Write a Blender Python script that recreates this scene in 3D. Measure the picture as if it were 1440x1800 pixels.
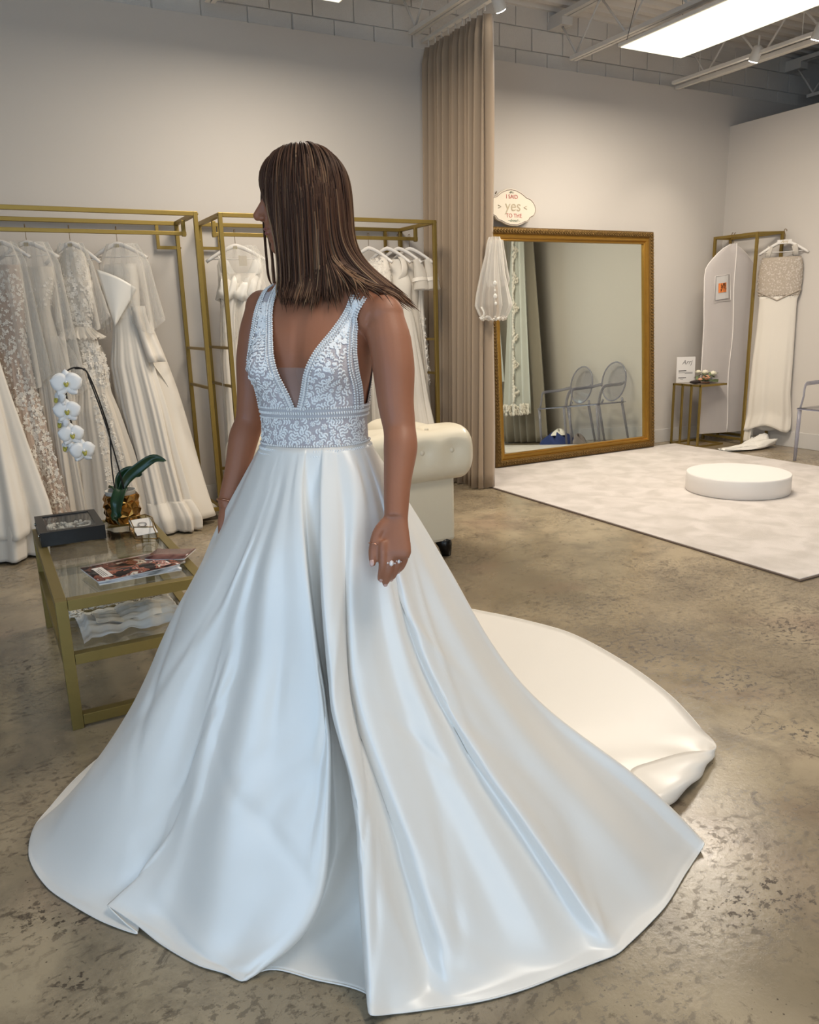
import bpy, bmesh, math, random
import numpy as np
from mathutils import Vector, Matrix, Euler
from mathutils.bvhtree import BVHTree
from math import sin, cos, pi, radians, sqrt, atan2, exp
R = random.Random(7)
for o in list(bpy.data.objects): bpy.data.objects.remove(o)
scn = bpy.context.scene
col = scn.collection

# ---------------------------------------------------------------- camera
cd = bpy.data.cameras.new('camera'); cam = bpy.data.objects.new('camera', cd); col.objects.link(cam)
YAW, PIT, ROL, FPX = radians(28.1607), radians(13.8705), radians(-1.6457), 1382.6
fw = Vector((sin(YAW)*cos(PIT), cos(YAW)*cos(PIT), -sin(PIT)))
rt = Vector((cos(YAW), -sin(YAW), 0)); up = rt.cross(fw)
r2 = rt*cos(ROL)+up*sin(ROL); u2 = up*cos(ROL)-rt*sin(ROL)
cam.matrix_world = Matrix(((r2.x,u2.x,-fw.x,0),(r2.y,u2.y,-fw.y,0),(r2.z,u2.z,-fw.z,1.3),(0,0,0,1)))
cd.sensor_fit = 'VERTICAL'; cd.sensor_height = 24; cd.lens = FPX/1800*24; cd.clip_start = .05
scn.camera = cam

# ---------------------------------------------------------------- light and exposure
scn.view_settings.view_transform = 'Standard'; scn.view_settings.look = 'None'
scn.view_settings.exposure = 0.22; scn.view_settings.gamma = 1; scn.view_settings.use_curve_mapping = False
w = bpy.data.worlds.new('daylight'); scn.world = w; w.use_nodes = True
w.node_tree.nodes['Background'].inputs[0].default_value = (.55,.75,1,1)
w.node_tree.nodes['Background'].inputs[1].default_value = .5
def area(name, loc, rot, sx, sy, power, color):
    l = bpy.data.lights.new(name, 'AREA'); l.shape = 'RECTANGLE'; l.size = sx; l.size_y = sy
    l.energy = power; l.color = color
    o = bpy.data.objects.new(name, l); o.location = loc; o.rotation_euler = rot; col.objects.link(o); return o
COOL = (.42,.68,1); WARM = (1,.90,.77)
# daylight pouring through the shop front behind the camera and the side window left of it
area('shopfront_daylight', (-.6,-3.3,1.55), (radians(110),0,0), 3.6, 2.7, 80, (.74,.86,1))
area('side_window_daylight', (-3.05,-.9,1.6), (radians(90),0,radians(-90)), 2.6, 2.4, 62, COOL)
PANELS = [(4.62,4.11),(1.88,4.17),(4.62,.9),(1.55,.9)]  # last one is an unseen panel, added as warm fill over the woman
PANEL_Z = 3.12
for i, (px, py) in enumerate(PANELS):
    area('panel_light', (px+.0,py,PANEL_Z-.03), (0,0,0), .58, 1.18, (66,44,12,28)[i], WARM)

# ---------------------------------------------------------------- materials
MATS = {}
def new_mat(name):
    m = bpy.data.materials.new(name); m.use_nodes = True
    nt = m.node_tree; return m, nt, nt.nodes['Principled BSDF']
def lin(c):
    return tuple(((v/255+.055)/1.055)**2.4 if v > 10 else v/255/12.92 for v in c)+(1,)
def mat(name, c, rough=.5, metal=0, spec=.5, bump=0, bscale=60, var=0, vscale=8, sheen=0, alpha=1, trans=0, ior=1.45, coat=0, stretch=(1,1,1), emit=None, ecol=None):
    if name in MATS: return MATS[name]
    m, nt, b = new_mat(name); N = nt.nodes; L = nt.links
    cc = lin(c) if max(c) > 1 else tuple(c)+(1,)
    b.inputs['Base Color'].default_value = cc
    b.inputs['Roughness'].default_value = rough; b.inputs['Metallic'].default_value = metal
    b.inputs['Specular IOR Level'].default_value = spec; b.inputs['IOR'].default_value = ior
    b.inputs['Alpha'].default_value = alpha; b.inputs['Transmission Weight'].default_value = trans
    b.inputs['Sheen Weight'].default_value = sheen; b.inputs['Coat Weight'].default_value = coat
    if emit: b.inputs['Emission Color'].default_value = (ecol or cc[:3])+(1,) if ecol else cc; b.inputs['Emission Strength'].default_value = emit
    if var or bump:
        tc = N.new('ShaderNodeTexCoord'); mp = N.new('ShaderNodeMapping'); mp.inputs['Scale'].default_value = stretch
        L.new(tc.outputs['Object'], mp.inputs[0])
    if var:
        n = N.new('ShaderNodeTexNoise'); n.inputs['Scale'].default_value = vscale; n.inputs['Detail'].default_value = 4
        L.new(mp.outputs[0], n.inputs[0])
        mx = N.new('ShaderNodeMix'); mx.data_type = 'RGBA'
        mx.inputs[6].default_value = tuple(v*(1-var) for v in cc[:3])+(1,); mx.inputs[7].default_value = tuple(min(1,v*(1+var)) for v in cc[:3])+(1,)
        L.new(n.outputs[0], mx.inputs[0]); L.new(mx.outputs[2], b.inputs['Base Color'])
    if bump:
        n = N.new('ShaderNodeTexNoise'); n.inputs['Scale'].default_value = bscale; n.inputs['Detail'].default_value = 5
        L.new(mp.outputs[0], n.inputs[0])
        bp = N.new('ShaderNodeBump'); bp.inputs['Strength'].default_value = bump; bp.inputs['Distance'].default_value = .01
        L.new(n.outputs[0], bp.inputs['Height']); L.new(bp.outputs[0], b.inputs['Normal'])
    MATS[name] = m; return m
def sheer(name, c, a=.35, mesh=0):
    "see-through woven cloth: part diffuse, part transparent"
    if name in MATS: return MATS[name]
    m, nt, b = new_mat(name); N = nt.nodes; L = nt.links
    b.inputs['Base Color'].default_value = lin(c); b.inputs['Roughness'].default_value = .6
    b.inputs['Sheen Weight'].default_value = .3
    tr = N.new('ShaderNodeBsdfTransparent'); mx = N.new('ShaderNodeMixShader')
    lw = N.new('ShaderNodeLayerWeight'); lw.inputs[0].default_value = .45
    mr = N.new('ShaderNodeMapRange'); mr.inputs[3].default_value = a; mr.inputs[4].default_value = min(1,a+.45)
    L.new(lw.outputs['Facing'], mr.inputs[0]); L.new(mr.outputs[0], mx.inputs[0])
    L.new(tr.outputs[0], mx.inputs[1]); L.new(b.outputs[0], mx.inputs[2])
    L.new(mx.outputs[0], N['Material Output'].inputs[0]); MATS[name] = m; return m

# ---------------------------------------------------------------- mesh helpers
WM = {}
def tag(o, label=None, cat=None, group=None, kind=None):
    if label: o['label'] = label
    if cat: o['category'] = cat
    if group: o['group'] = group
    if kind: o['kind'] = kind
    return o
def wm(o): return WM.get(o.name, Matrix.Identity(4)) if o else Matrix.Identity(4)
def empty(name, loc=(0,0,0), rz=0, label=None, cat=None, group=None):
    o = bpy.data.objects.new(name, None); col.objects.link(o); o.empty_display_size = .05
    o.location = loc; o.rotation_euler = (0,0,rz)
    WM[o.name] = Matrix.Translation(loc) @ Matrix.Rotation(rz,4,'Z')
    return tag(o, label, cat, group)
class MB:
    def __init__(s): s.v = []; s.f = []; s.sm = []
    def add(s, V, Fc, smooth=True):
        n = len(s.v); s.v += [tuple(p) for p in V]; s.f += [tuple(i+n for i in q) for q in Fc]; s.sm += [smooth]*len(Fc); return s
    def box(s, c, d, rz=0, M=None, smooth=False):
        x, y, z = d[0]/2, d[1]/2, d[2]/2
        P = [Vector((a*x,b*y,e*z)) for a in(-1,1) for b in(-1,1) for e in(-1,1)]
        if M is not None: P = [M @ p for p in P]
        elif rz: P = [Matrix.Rotation(rz,3,'Z') @ p for p in P]
        P = [p+Vector(c) for p in P]
        return s.add(P, [(0,1,3,2),(4,6,7,5),(0,4,5,1),(2,3,7,6),(0,2,6,4),(1,5,7,3)], smooth)
    def bbox(s, x0, x1, y0, y1, z0, z1): return s.box(((x0+x1)/2,(y0+y1)/2,(z0+z1)/2),(abs(x1-x0),abs(y1-y0),abs(z1-z0)))
    def beam(s, p0, p1, wd, ht=None, upv=(0,0,1)):
        p0, p1 = Vector(p0), Vector(p1); ht = ht or wd; d = (p1-p0); l = d.length; d.normalize()
        u = Vector(upv)
        if abs(d.dot(u)) > .95: u = Vector((0,1,0))
        sd = d.cross(u).normalized(); u = sd.cross(d)
        M = Matrix((sd,d,u)).transposed()
        return s.box((p0+p1)/2, (wd,l,ht), M=M)
    def tube(s, pts, rad, seg=8, closed=False, cap=True, smooth=True):
        P = [Vector(p) for p in pts]; n = len(P)
        if not isinstance(rad, list): rad = [rad]*n
        V = []; Fc = []; prev = None
        for i in range(n):
            t = (P[(i+1)%n]-P[i-1]) if closed else (P[min(i+1,n-1)]-P[max(i-1,0)])
            if t.length < 1e-9: t = Vector((0,0,1))
            t.normalize()
            if prev is None:
                a = Vector((0,0,1)) if abs(t.z) < .9 else Vector((1,0,0)); u = t.cross(a).normalized()
            else:
                u = prev-t*prev.dot(t)
                u = u.normalized() if u.length > 1e-6 else t.orthogonal().normalized()
            prev = u; v = t.cross(u)
            rr = rad[i]; ra, rb = rr if hasattr(rr,'__len__') else (rr,rr)
            for k in range(seg):
                q = 2*pi*k/seg; V.append(P[i]+u*cos(q)*ra+v*sin(q)*rb)
        m = n if closed else n-1
        for i in range(m):
            j = (i+1) % n
            for k in range(seg):
                k2 = (k+1) % seg; Fc.append((i*seg+k, i*seg+k2, j*seg+k2, j*seg+k))
        if cap and not closed: Fc.append(tuple(range(seg))[::-1]); Fc.append(tuple((n-1)*seg+k for k in range(seg)))
        return s.add(V, Fc, smooth)
    def rings(s, rings, closed=True, cap0=False, cap1=False, smooth=True):
        n = len(rings[0]); V = [p for r_ in rings for p in r_]; Fc = []
        for i in range(len(rings)-1):
            for k in range(n if closed else n-1):
                k2 = (k+1) % n; Fc.append((i*n+k, i*n+k2, (i+1)*n+k2, (i+1)*n+k))
        if cap0: Fc.append(tuple(range(n))[::-1])
        if cap1: Fc.append(tuple((len(rings)-1)*n+k for k in range(n)))
        return s.add(V, Fc, smooth)
    def lathe(s, prof, c=(0,0,0), seg=32, smooth=True, cap0=True, cap1=True):
        return s.rings([[(c[0]+r_*cos(2*pi*k/seg), c[1]+r_*sin(2*pi*k/seg), c[2]+z) for k in range(seg)] for r_, z in prof], cap0=cap0, cap1=cap1, smooth=smooth)
    def ball(s, c, r_, seg=12, M=None, smooth=True):
        rr = r_ if hasattr(r_,'__len__') else (r_,r_,r_); n = max(4, seg//2); V = []; Fc = []
        for i in range(1,n):
            a = pi*i/n
            for k in range(seg):
                q = 2*pi*k/seg; V.append(Vector((rr[0]*sin(a)*cos(q), rr[1]*sin(a)*sin(q), rr[2]*cos(a))))
        V.append(Vector((0,0,rr[2]))); V.append(Vector((0,0,-rr[2]))); T = len(V)-2
        for i in range(n-2):
            for k in range(seg):
                k2 = (k+1)%seg; Fc.append((i*seg+k,(i+1)*seg+k,(i+1)*seg+k2,i*seg+k2))
        for k in range(seg):
            k2 = (k+1)%seg; Fc.append((T,k,k2)); Fc.append((T+1,(n-2)*seg+k2,(n-2)*seg+k))
        if M is not None: V = [M @ p for p in V]
        return s.add([p+Vector(c) for p in V], Fc, smooth)
    def build(s, name, m, parent=None, local=False, bevel=0, solid=0, label=None, cat=None, group=None, kind=None, extra=()):
        me = bpy.data.meshes.new(name); V = s.v
        if parent and not local:
            inv = wm(parent).inverted(); V = [inv @ Vector(p) for p in V]
        me.from_pydata([tuple(p) for p in V], [], s.f); me.update()
        me.polygons.foreach_set('use_smooth', s.sm)
        me.materials.append(m)
        for e in extra: me.materials.append(e)
        o = bpy.data.objects.new(name, me); col.objects.link(o)
        if parent: o.parent = parent; WM[o.name] = wm(parent)
        if solid:
            md = o.modifiers.new('solid','SOLIDIFY'); md.thickness = solid; md.offset = 0
        if bevel:
            md = o.modifiers.new('bevel','BEVEL'); md.width = bevel; md.segments = 2; md.limit_method = 'ANGLE'
        return tag(o, label, cat, group, kind)
def catmull(P, n):
    "resample control points with a centripetal-ish Catmull-Rom spline"
    P = [Vector(p) for p in P]; out = []
    Q = [P[0]*2-P[1]]+P+[P[-1]*2-P[-2]]; m = len(P)-1
    for i in range(n):
        t = i/(n-1)*m; k = min(int(t), m-1); t -= k; a,b,c,d = Q[k:k+4]
        out.append(.5*((2*b)+(c-a)*t+(2*a-5*b+4*c-d)*t*t+(3*b-a-3*c+d)*t**3))
    return out
def text(name, s, loc, size, m, parent, xdir, ydir, ext=.0004, align='CENTER', local=False, shear=0):
    cu = bpy.data.curves.new(name,'FONT'); cu.body = s; cu.size = size; cu.extrude = ext; cu.align_x = align; cu.shear = shear
    t = bpy.data.objects.new(name, cu); me = bpy.data.meshes.new_from_object(t)
    bpy.data.objects.remove(t); bpy.data.curves.remove(cu)
    X = Vector(xdir).normalized(); Y = Vector(ydir).normalized(); Z = X.cross(Y)
    M = Matrix.Translation(loc) @ Matrix((X,Y,Z)).transposed().to_4x4()
    if parent and not local: M = wm(parent).inverted() @ M
    me.transform(M); me.materials.clear(); me.materials.append(m)
    o = bpy.data.objects.new(name, me); col.objects.link(o)
    if parent: o.parent = parent; WM[o.name] = wm(parent)
    return o

gold = mat('brushed_gold', (150,128,70), .42, .8, var=.06, vscale=30, bump=.03, bscale=200)
gold_table = mat('painted_gold', (136,120,70), .42, .6, var=.05, vscale=20, bump=.03, bscale=200)
white_paint = mat('white_wall_paint', (203,196,188), .75, 0, .3, bump=.04, bscale=220, var=.01, vscale=2)
cmu_paint = mat('painted_block', (228,221,212), .85, 0, .2, bump=.5, bscale=90, var=.03, vscale=6, stretch=(1,1,3))
steel_white = mat('white_painted_steel', (218,213,206), .55, .0, .4, var=.05, vscale=10)
trim_paint = mat('gloss_white_trim', (205,200,194), .45)
black_box = mat('black_lacquer', (9,9,12), .35)
satin = mat('ivory_satin', (232,227,218), .42, 0, .45, sheen=.25, bump=.02, bscale=40)
satin_cream = mat('cream_satin', (220,212,200), .5, 0, .4, sheen=.3, bump=.03, bscale=40)
lace_white = mat('ivory_lace', (232,224,212), .6, 0, .3, sheen=.2)
tulle = sheer('tulle', (236,231,222), .22)
tulle_dense = sheer('dense_tulle', (228,220,208), .5)
hanger_white = mat('white_hanger', (225,219,212), .4)
# ================================================================ the room
YW, YC, XW, ZD = 5.78, 5.88, 6.74, 3.74
STAINS = [(2.226, 2.119, 0.3, 1), (2.262, 1.765, 0.28, 1), (2.799, 1.929, 0.3, 1), (2.359, 2.564, 0.22, 0.8), (2.253, 2.676, 0.15, 0.8), (-0.017, 1.679, 0.16, 1), (-0.065, 2.07, 0.14, 1), (1.363, 0.929, 0.14, 1), (0.034, 1.427, 0.1, 1), (-0.025, 3.245, 0.2, 0.8), (1.866, 1.956, 0.25, 0.9), (2.054, 1.342, 0.12, 1), (2.081, 3.284, 0.12, 0.7), (0.152, 1.746, 0.06, 0.6)]
def floor_mat():
    m, nt, b = new_mat('polished_concrete'); N = nt.nodes; L = nt.links
    tc = N.new('ShaderNodeTexCoord')
    def noise(sc, det=6, rough=.55, dist=0, stretch=None, off=(0,0,0)):
        n = N.new('ShaderNodeTexNoise'); n.inputs['Scale'].default_value = sc; n.inputs['Detail'].default_value = det
        n.inputs['Roughness'].default_value = rough; n.inputs['Distortion'].default_value = dist
        mp = N.new('ShaderNodeMapping'); mp.inputs['Scale'].default_value = stretch or (1,1,1); mp.inputs['Location'].default_value = off
        L.new(tc.outputs['Object'], mp.inputs[0]); L.new(mp.outputs[0], n.inputs[0]); return n.outputs[0]
    def ramp(src, a, b_, inv=False):
        r_ = N.new('ShaderNodeMapRange'); r_.inputs[1].default_value = a; r_.inputs[2].default_value = b_
        if inv: r_.inputs[3].default_value = 1; r_.inputs[4].default_value = 0
        L.new(src, r_.inputs[0]); return r_.outputs[0]
    def math_(op, a, b_):
        n = N.new('ShaderNodeMath'); n.operation = op
        for i, q in enumerate((a,b_)):
            if isinstance(q,(int,float)): n.inputs[i].default_value = q
            else: L.new(q, n.inputs[i])
        return n.outputs[0]
    def mix(f, a, b_):
        n = N.new('ShaderNodeMix'); n.data_type = 'RGBA'
        L.new(f, n.inputs[0]) if not isinstance(f,(int,float)) else None
        for i, q in ((6,a),(7,b_)):
            if isinstance(q, tuple): n.inputs[i].default_value = q
            else: L.new(q, n.inputs[i])
        return n.outputs[2]
    base = mix(ramp(noise(1.1,5),.35,.65), lin((128,115,94)), lin((176,160,133)))
    base = mix(ramp(noise(5,8,.7,.4),.45,.7), base, lin((122,110,92)))
    base = mix(math_('MULTIPLY', ramp(noise(1.7,4,.5,.3,off=(4,2,0)),.56,.72), .35), base, lin((138,108,94)))
    patch = ramp(noise(1.25,3,.6,.2,off=(2.3,5.1,0)), .46,.55)
    # stained spots, each where it lies on the slab
    wn = N.new('ShaderNodeTexNoise'); wn.inputs['Scale'].default_value = 2.6; wn.inputs['Detail'].default_value = 4; L.new(tc.outputs['Object'], wn.inputs[0])
    va = N.new('ShaderNodeVectorMath'); va.operation = 'MULTIPLY_ADD'; va.inputs[1].default_value = (.55,.55,0); L.new(wn.outputs['Color'], va.inputs[0]); L.new(tc.outputs['Object'], va.inputs[2])
    patch = math_('MULTIPLY', patch, .55)
    for sx_, sy_, sr_, ss_ in STAINS:
        ds = N.new('ShaderNodeVectorMath'); ds.operation = 'DISTANCE'; L.new(va.outputs[0], ds.inputs[0]); ds.inputs[1].default_value = (sx_+.275,sy_+.275,0)
        patch = math_('MAXIMUM', patch, math_('MULTIPLY', ramp(ds.outputs['Value'], sr_*.25, sr_*1.25, True), ss_))
    blot = ramp(noise(34,5,.70,.25,stretch=(1,1.4,1),off=(3,3,0)), .535,.575)
    dark = math_('MULTIPLY', math_('MULTIPLY', patch, blot), .9)
    base = mix(dark, base, lin((66,54,42)))
    big = math_('MULTIPLY', ramp(noise(11,7,.75,.6,off=(9,0,0)), .58,.66), .62)
    base = mix(big, base, lin((74,62,50)))
    vo = N.new('ShaderNodeTexVoronoi'); vo.inputs['Scale'].default_value = 55; L.new(tc.outputs['Object'], vo.inputs[0])
    pit = math_('MULTIPLY', ramp(vo.outputs['Distance'], .08,.13, True), ramp(noise(7,3,off=(2,8,1)), .53,.6))
    base = mix(math_('MULTIPLY', pit, .8), base, lin((62,54,46)))
    # one long wandering crack
    sp = N.new('ShaderNodeSeparateXYZ'); L.new(tc.outputs['Object'], sp.inputs[0])
    cr = math_('ABSOLUTE', math_('ADD', math_('SUBTRACT', math_('MULTIPLY', sp.outputs[0], .28), sp.outputs[1]), math_('ADD', math_('MULTIPLY', math_('SUBTRACT', noise(5,8,.65), .5), .3), .95)), 0)
    crk = math_('MULTIPLY', ramp(cr, 0, .003, True), ramp(sp.outputs[0], 1.85, 2.0))
    base = mix(math_('MULTIPLY', crk, .8), base, lin((60,52,44)))
    L.new(base, b.inputs['Base Color'])
    rg = math_('ADD', .13, math_('MULTIPLY', ramp(noise(3,6,.6),.3,.7), .16)); rg = math_('ADD', rg, math_('MULTIPLY', dark, .3))
    L.new(rg, b.inputs['Roughness']); b.inputs['Specular IOR Level'].default_value = .5
    bp = N.new('ShaderNodeBump'); bp.inputs['Strength'].default_value = .12; bp.inputs['Distance'].default_value = .004
    L.new(noise(60,6,.7), bp.inputs['Height']); L.new(bp.outputs[0], b.inputs['Normal'])
    return m
MB().bbox(-3.2,9.2,-3.6,YC+.2,-.1,0).build('floor', floor_mat(), kind='structure')
MB().bbox(-3.2,9.2,YW,YC-.02,0,3.285).build('wall_back', white_paint, kind='structure')
up_wall = MB().bbox(-3.2,9.2,YC+.01,YC+.2,3.0,ZD+.02).build('wall_back_upper', mat('mortar', (214,207,199), .95), kind='structure')
# concrete blocks above the plasterboard, one object each
def block_mesh(wd, ht):
    mb = MB(); d = .02; e = .003
    V = [(-wd/2,0,-ht/2),(wd/2,0,-ht/2),(wd/2,0,ht/2),(-wd/2,0,ht/2)]
    Fr = [(-wd/2+e,-d,-ht/2+e),(wd/2-e,-d,-ht/2+e),(wd/2-e,-d,ht/2-e),(-wd/2+e,-d,ht/2-e)]
    bk = [(-wd/2,-d+e,-ht/2),(wd/2,-d+e,-ht/2),(wd/2,-d+e,ht/2),(-wd/2,-d+e,ht/2)]
    mb.add(V+bk+Fr, [(8,9,10,11),(4,5,9,8),(5,6,10,9),(6,7,11,10),(7,4,8,11),(0,1,5,4),(1,2,6,5),(2,3,7,6),(3,0,4,7)], False)
    me = bpy.data.meshes.new('block'); me.from_pydata(mb.v,[],mb.f); me.materials.append(cmu_paint); return me
bw, bh = .325, .172
bmesh_full = block_mesh(bw-.007, bh-.007)
for row in range(3):
    z = 3.337+bh*(row-.0)
    for k in range(27):
        x = -.45+bw*k+(bw/2 if row%2 else 0)
        if x > 8: continue
        o = bpy.data.objects.new('block', bmesh_full); col.objects.link(o); o.parent = up_wall
        o.location = (x+R.uniform(-.002,.002), YC+.018+R.uniform(-.004,.002), z); o.rotation_euler = (R.uniform(-.01,.01),0,0)
# low partition on the right, dark store beyond it
MB().bbox(XW,XW+.14,.2,YW,0,3.012).build('wall_right', white_paint, kind='structure')
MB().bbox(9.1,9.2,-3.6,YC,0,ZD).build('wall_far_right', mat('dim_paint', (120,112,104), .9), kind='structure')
MB().bbox(-3.3,-3.2,-3.6,-2.4,0,ZD).bbox(-3.3,-3.2,.6,YC,0,ZD).bbox(-3.3,-3.2,-2.4,.6,0,.3).bbox(-3.3,-3.2,-2.4,.6,2.9,ZD).build('wall_left', white_paint, kind='structure')
# shop front behind the camera: piers, sill, head and the glazing between them
MB().bbox(-3.2,-2.5,-3.6,-3.45,0,ZD).bbox(1.3,9.2,-3.6,-3.45,0,ZD).bbox(-2.5,1.3,-3.6,-3.45,0,.15).bbox(-2.5,1.3,-3.6,-3.45,2.95,ZD).build('wall_front', white_paint, kind='structure')
wf = MB()
for x in (-2.5,-1.25,0,1.27): wf.bbox(x,x+.03,-3.56,-3.48,.15,2.95)
wf.bbox(-2.5,1.3,-3.56,-3.48,2.2,2.24).build('window_1', mat('dark_aluminium',(60,60,60),.4,.8), kind='structure')
wf = MB()
for y in (-2.4,-.9,.57): wf.bbox(-3.28,-3.22,y,y+.03,.3,2.9)
wf.build('window_2', mat('dark_aluminium',(60,60,60),.4,.8), kind='structure')
pane = mat('window_glass', (235,244,240), .02, trans=1, ior=1.05)
for x0_, x1_ in ((-2.46,-1.25),(-1.21,0),(.04,1.27)): 
    o_ = MB().bbox(x0_,x1_,-3.525,-3.52,.15,2.95).build('window_pane', pane, bpy.data.objects['window_1'])
for y0_, y1_ in ((-2.36,-.9),(-.86,.57)): MB().bbox(-3.255,-3.25,y0_,y1_,.3,2.9).build('window_pane', pane, bpy.data.objects['window_2'])
# base boards
MB().bbox(-3.2,XW,YW-.014,YW,0,.132).build('baseboard_back', trim_paint, bevel=.003, kind='structure')
MB().bbox(XW-.014,XW,.2,YW-.015,0,.148).build('baseboard_right', trim_paint, bevel=.003, kind='structure')
# steel roof deck with its flutes, and the bar joists under it
dk = MB(); rows = []
y = -3.6; k = 0; P = []
while y < YC+.2:
    P += [(y,ZD),(y+.055,ZD),(y+.075,ZD+.04),(y+.13,ZD+.04)]; y += .15
for x in (-3.3,9.2): rows.append([(x,yy,zz) for yy,zz in P])
dk.rings(rows, closed=False, smooth=False)
dk.build('ceiling', mat('white_steel_deck', (226,220,212), .7, 0, .3, var=.06, vscale=5), kind='structure')
MB().bbox(-3.3,9.2,-3.6,YC+.2,ZD+.05,ZD+.1).build('trim_1', mat('roof_board',(150,146,140),.9), kind='structure')
for jx in (1.65,3.15,4.65,6.15,7.65):
    j = empty('bar_joist', (jx,5.7,3.6), 0, None, 'joist', 'white bar joists carrying the roof deck')
    MB().bbox(jx-.05,jx-.006,-3.5,YC,3.66,3.70).bbox(jx+.006,jx+.05,-3.5,YC,3.66,3.70).bbox(jx-.055,jx+.055,5.7,YC,3.60,3.66).build('top_chord', steel_white, j)
    MB().bbox(jx-.035,jx-.006,-3.5,5.62,3.31,3.34).bbox(jx+.006,jx+.035,-3.5,5.62,3.31,3.34).build('bottom_chord', steel_white, j)
    n = 0; yy = 5.60; s = 1
    MB().tube([(jx,5.78,3.63),(jx,5.56,3.33)], .009, 6).build('web_rod', steel_white, j)
    while yy > -.6:
        for p_, q_ in (((jx,yy,3.33),(jx,yy-.3,3.67)),((jx,yy-.3,3.67),(jx,yy-.6,3.33))): MB().tube([p_,q_], .009, 6).build('web_rod', steel_white, j)
        yy -= .6
    j['label'] = 'white painted steel bar joist ' + {1.65:'above the left clothes rack',3.15:'just left of the tall curtain track',4.65:'left of the big ceiling panel light',6.15:'right of the big ceiling panel light',7.65:'in the dark store beyond the low partition'}[jx]
# hanging track rails and conduit
def track(name, x, y0, y1, z, label):
    t = empty(name, (x,(y0+y1)/2,z), 0, label, 'rail')
    MB().bbox(x-.018,x+.018,y0,y1,z-.012,z+.012).build('rail_body', steel_white, t)
    yy = y0+.3
    while yy < y1: MB().tube([(x,yy,z+.01),(x,yy,3.66)], .003, 5).build('drop_rod', steel_white, t); yy += 1.4
    return t
track('light_track', 5.72, 1.2, 5.55, 3.235, 'white spotlight track hanging right of the ceiling panel light')
track('electrical_conduit', 5.98, 1.0, 5.76, 3.27, 'thin white conduit running beside the right spotlight track')
ctrack = track('curtain_track', 3.33, 3.6, 5.78, 3.335, 'white ceiling track the beige curtain hangs from')
lamp_e = mat('spot_glow', (255,250,240), .4, emit=22, ecol=(1,.96,.88))
def spot(x, y, z, dx, dy, label, tilt=.5):
    t = empty('spotlight', (x,y,z), 0, label, 'spotlight', 'white track spotlights')
    d = Vector((dx,dy,-1)).normalized(); c = Vector((x,y,z))
    a = c-d*.10
    MB().tube([a-d*.01,a,c-d*.004,c], [.02,.036,.042,.042], 20).build('lamp_body', steel_white, t)
    MB().tube([c+d*.001,c+d*.006], [.036,.034], 20).build('lamp_lens', lamp_e, t)
    MB().tube([a,a+Vector((0,0,.08))], .008, 8).build('stem', steel_white, t)
    l = bpy.data.lights.new('spot_beam','SPOT'); l.energy = 20; l.spot_size = radians(62); l.spot_blend = .8; l.color = (1,.9,.76); l.shadow_soft_size = .035
    lo = bpy.data.objects.new('spot_beam', l); col.objects.link(lo); lo.location = c+d*.02; lo.rotation_euler = d.to_track_quat('-Z','Y').to_euler(); lo.parent = t
    lo.location = wm(t).inverted() @ (c+d*.02)
spot(3.33,4.76,3.235,.75,.35,'small round white spotlight beside the top of the beige curtain')
spot(5.72,4.72,3.19,.1,.55,'lit spotlight under the track, just below the ceiling panel light')
spot(5.72,4.18,3.19,.1,.5,'lit spotlight at the right picture edge')
panel_e = mat('panel_glow', (255,252,225), .5, emit=.92, ecol=(1,.965,.79))
for i, (px, py) in enumerate(PANELS):
    lab = ['large rectangular warm white ceiling panel light at upper right','warm ceiling panel light just above the picture over the left racks','warm ceiling panel light hanging above the long train of the gown, outside the picture','unseen panel light added above the woman for warm fill, outside the picture'][i]
    t = empty('ceiling_panel_light', (px,py,PANEL_Z), 0, lab, 'ceiling light', 'suspended panel lights')
    MB().bbox(px-.295,px+.295,py-.595,py+.595,PANEL_Z-.005,PANEL_Z).build('diffuser', panel_e, t)
    MB().bbox(px-.31,px+.31,py-.61,py+.61,PANEL_Z+.001,PANEL_Z+.022).build('housing', steel_white, t)
    for sx in (-.28,.28):
        for sy in (-.56,.56): MB().tube([(px+sx,py+sy,PANEL_Z+.02),(px+sx*.6,py+sy*.9,3.66)], .0025, 5).build('hanging_wire', mat('wire_grey',(110,105,100),.5,.6), t)
# wall outlet
t = empty('wall_outlet', (1.25,YW,.27), 0, 'white double power outlet on the wall behind the left rack', 'outlet')
MB().bbox(1.212,1.288,YW-.006,YW,.21,.33).build('cover_plate', trim_paint, t, bevel=.002)
for z in (.243,.297):
    f = MB().bbox(1.234,1.266,YW-.009,YW-.005,z-.019,z+.019).build('socket', trim_paint, t, bevel=.002)
    MB().bbox(1.243,1.2455,YW-.0105,YW-.0085,z-.002,z+.010).bbox(1.2545,1.257,YW-.0105,YW-.0085,z-.002,z+.010).bbox(1.248,1.252,YW-.0105,YW-.0085,z-.013,z-.008).build('slot', black_box, f)
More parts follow.
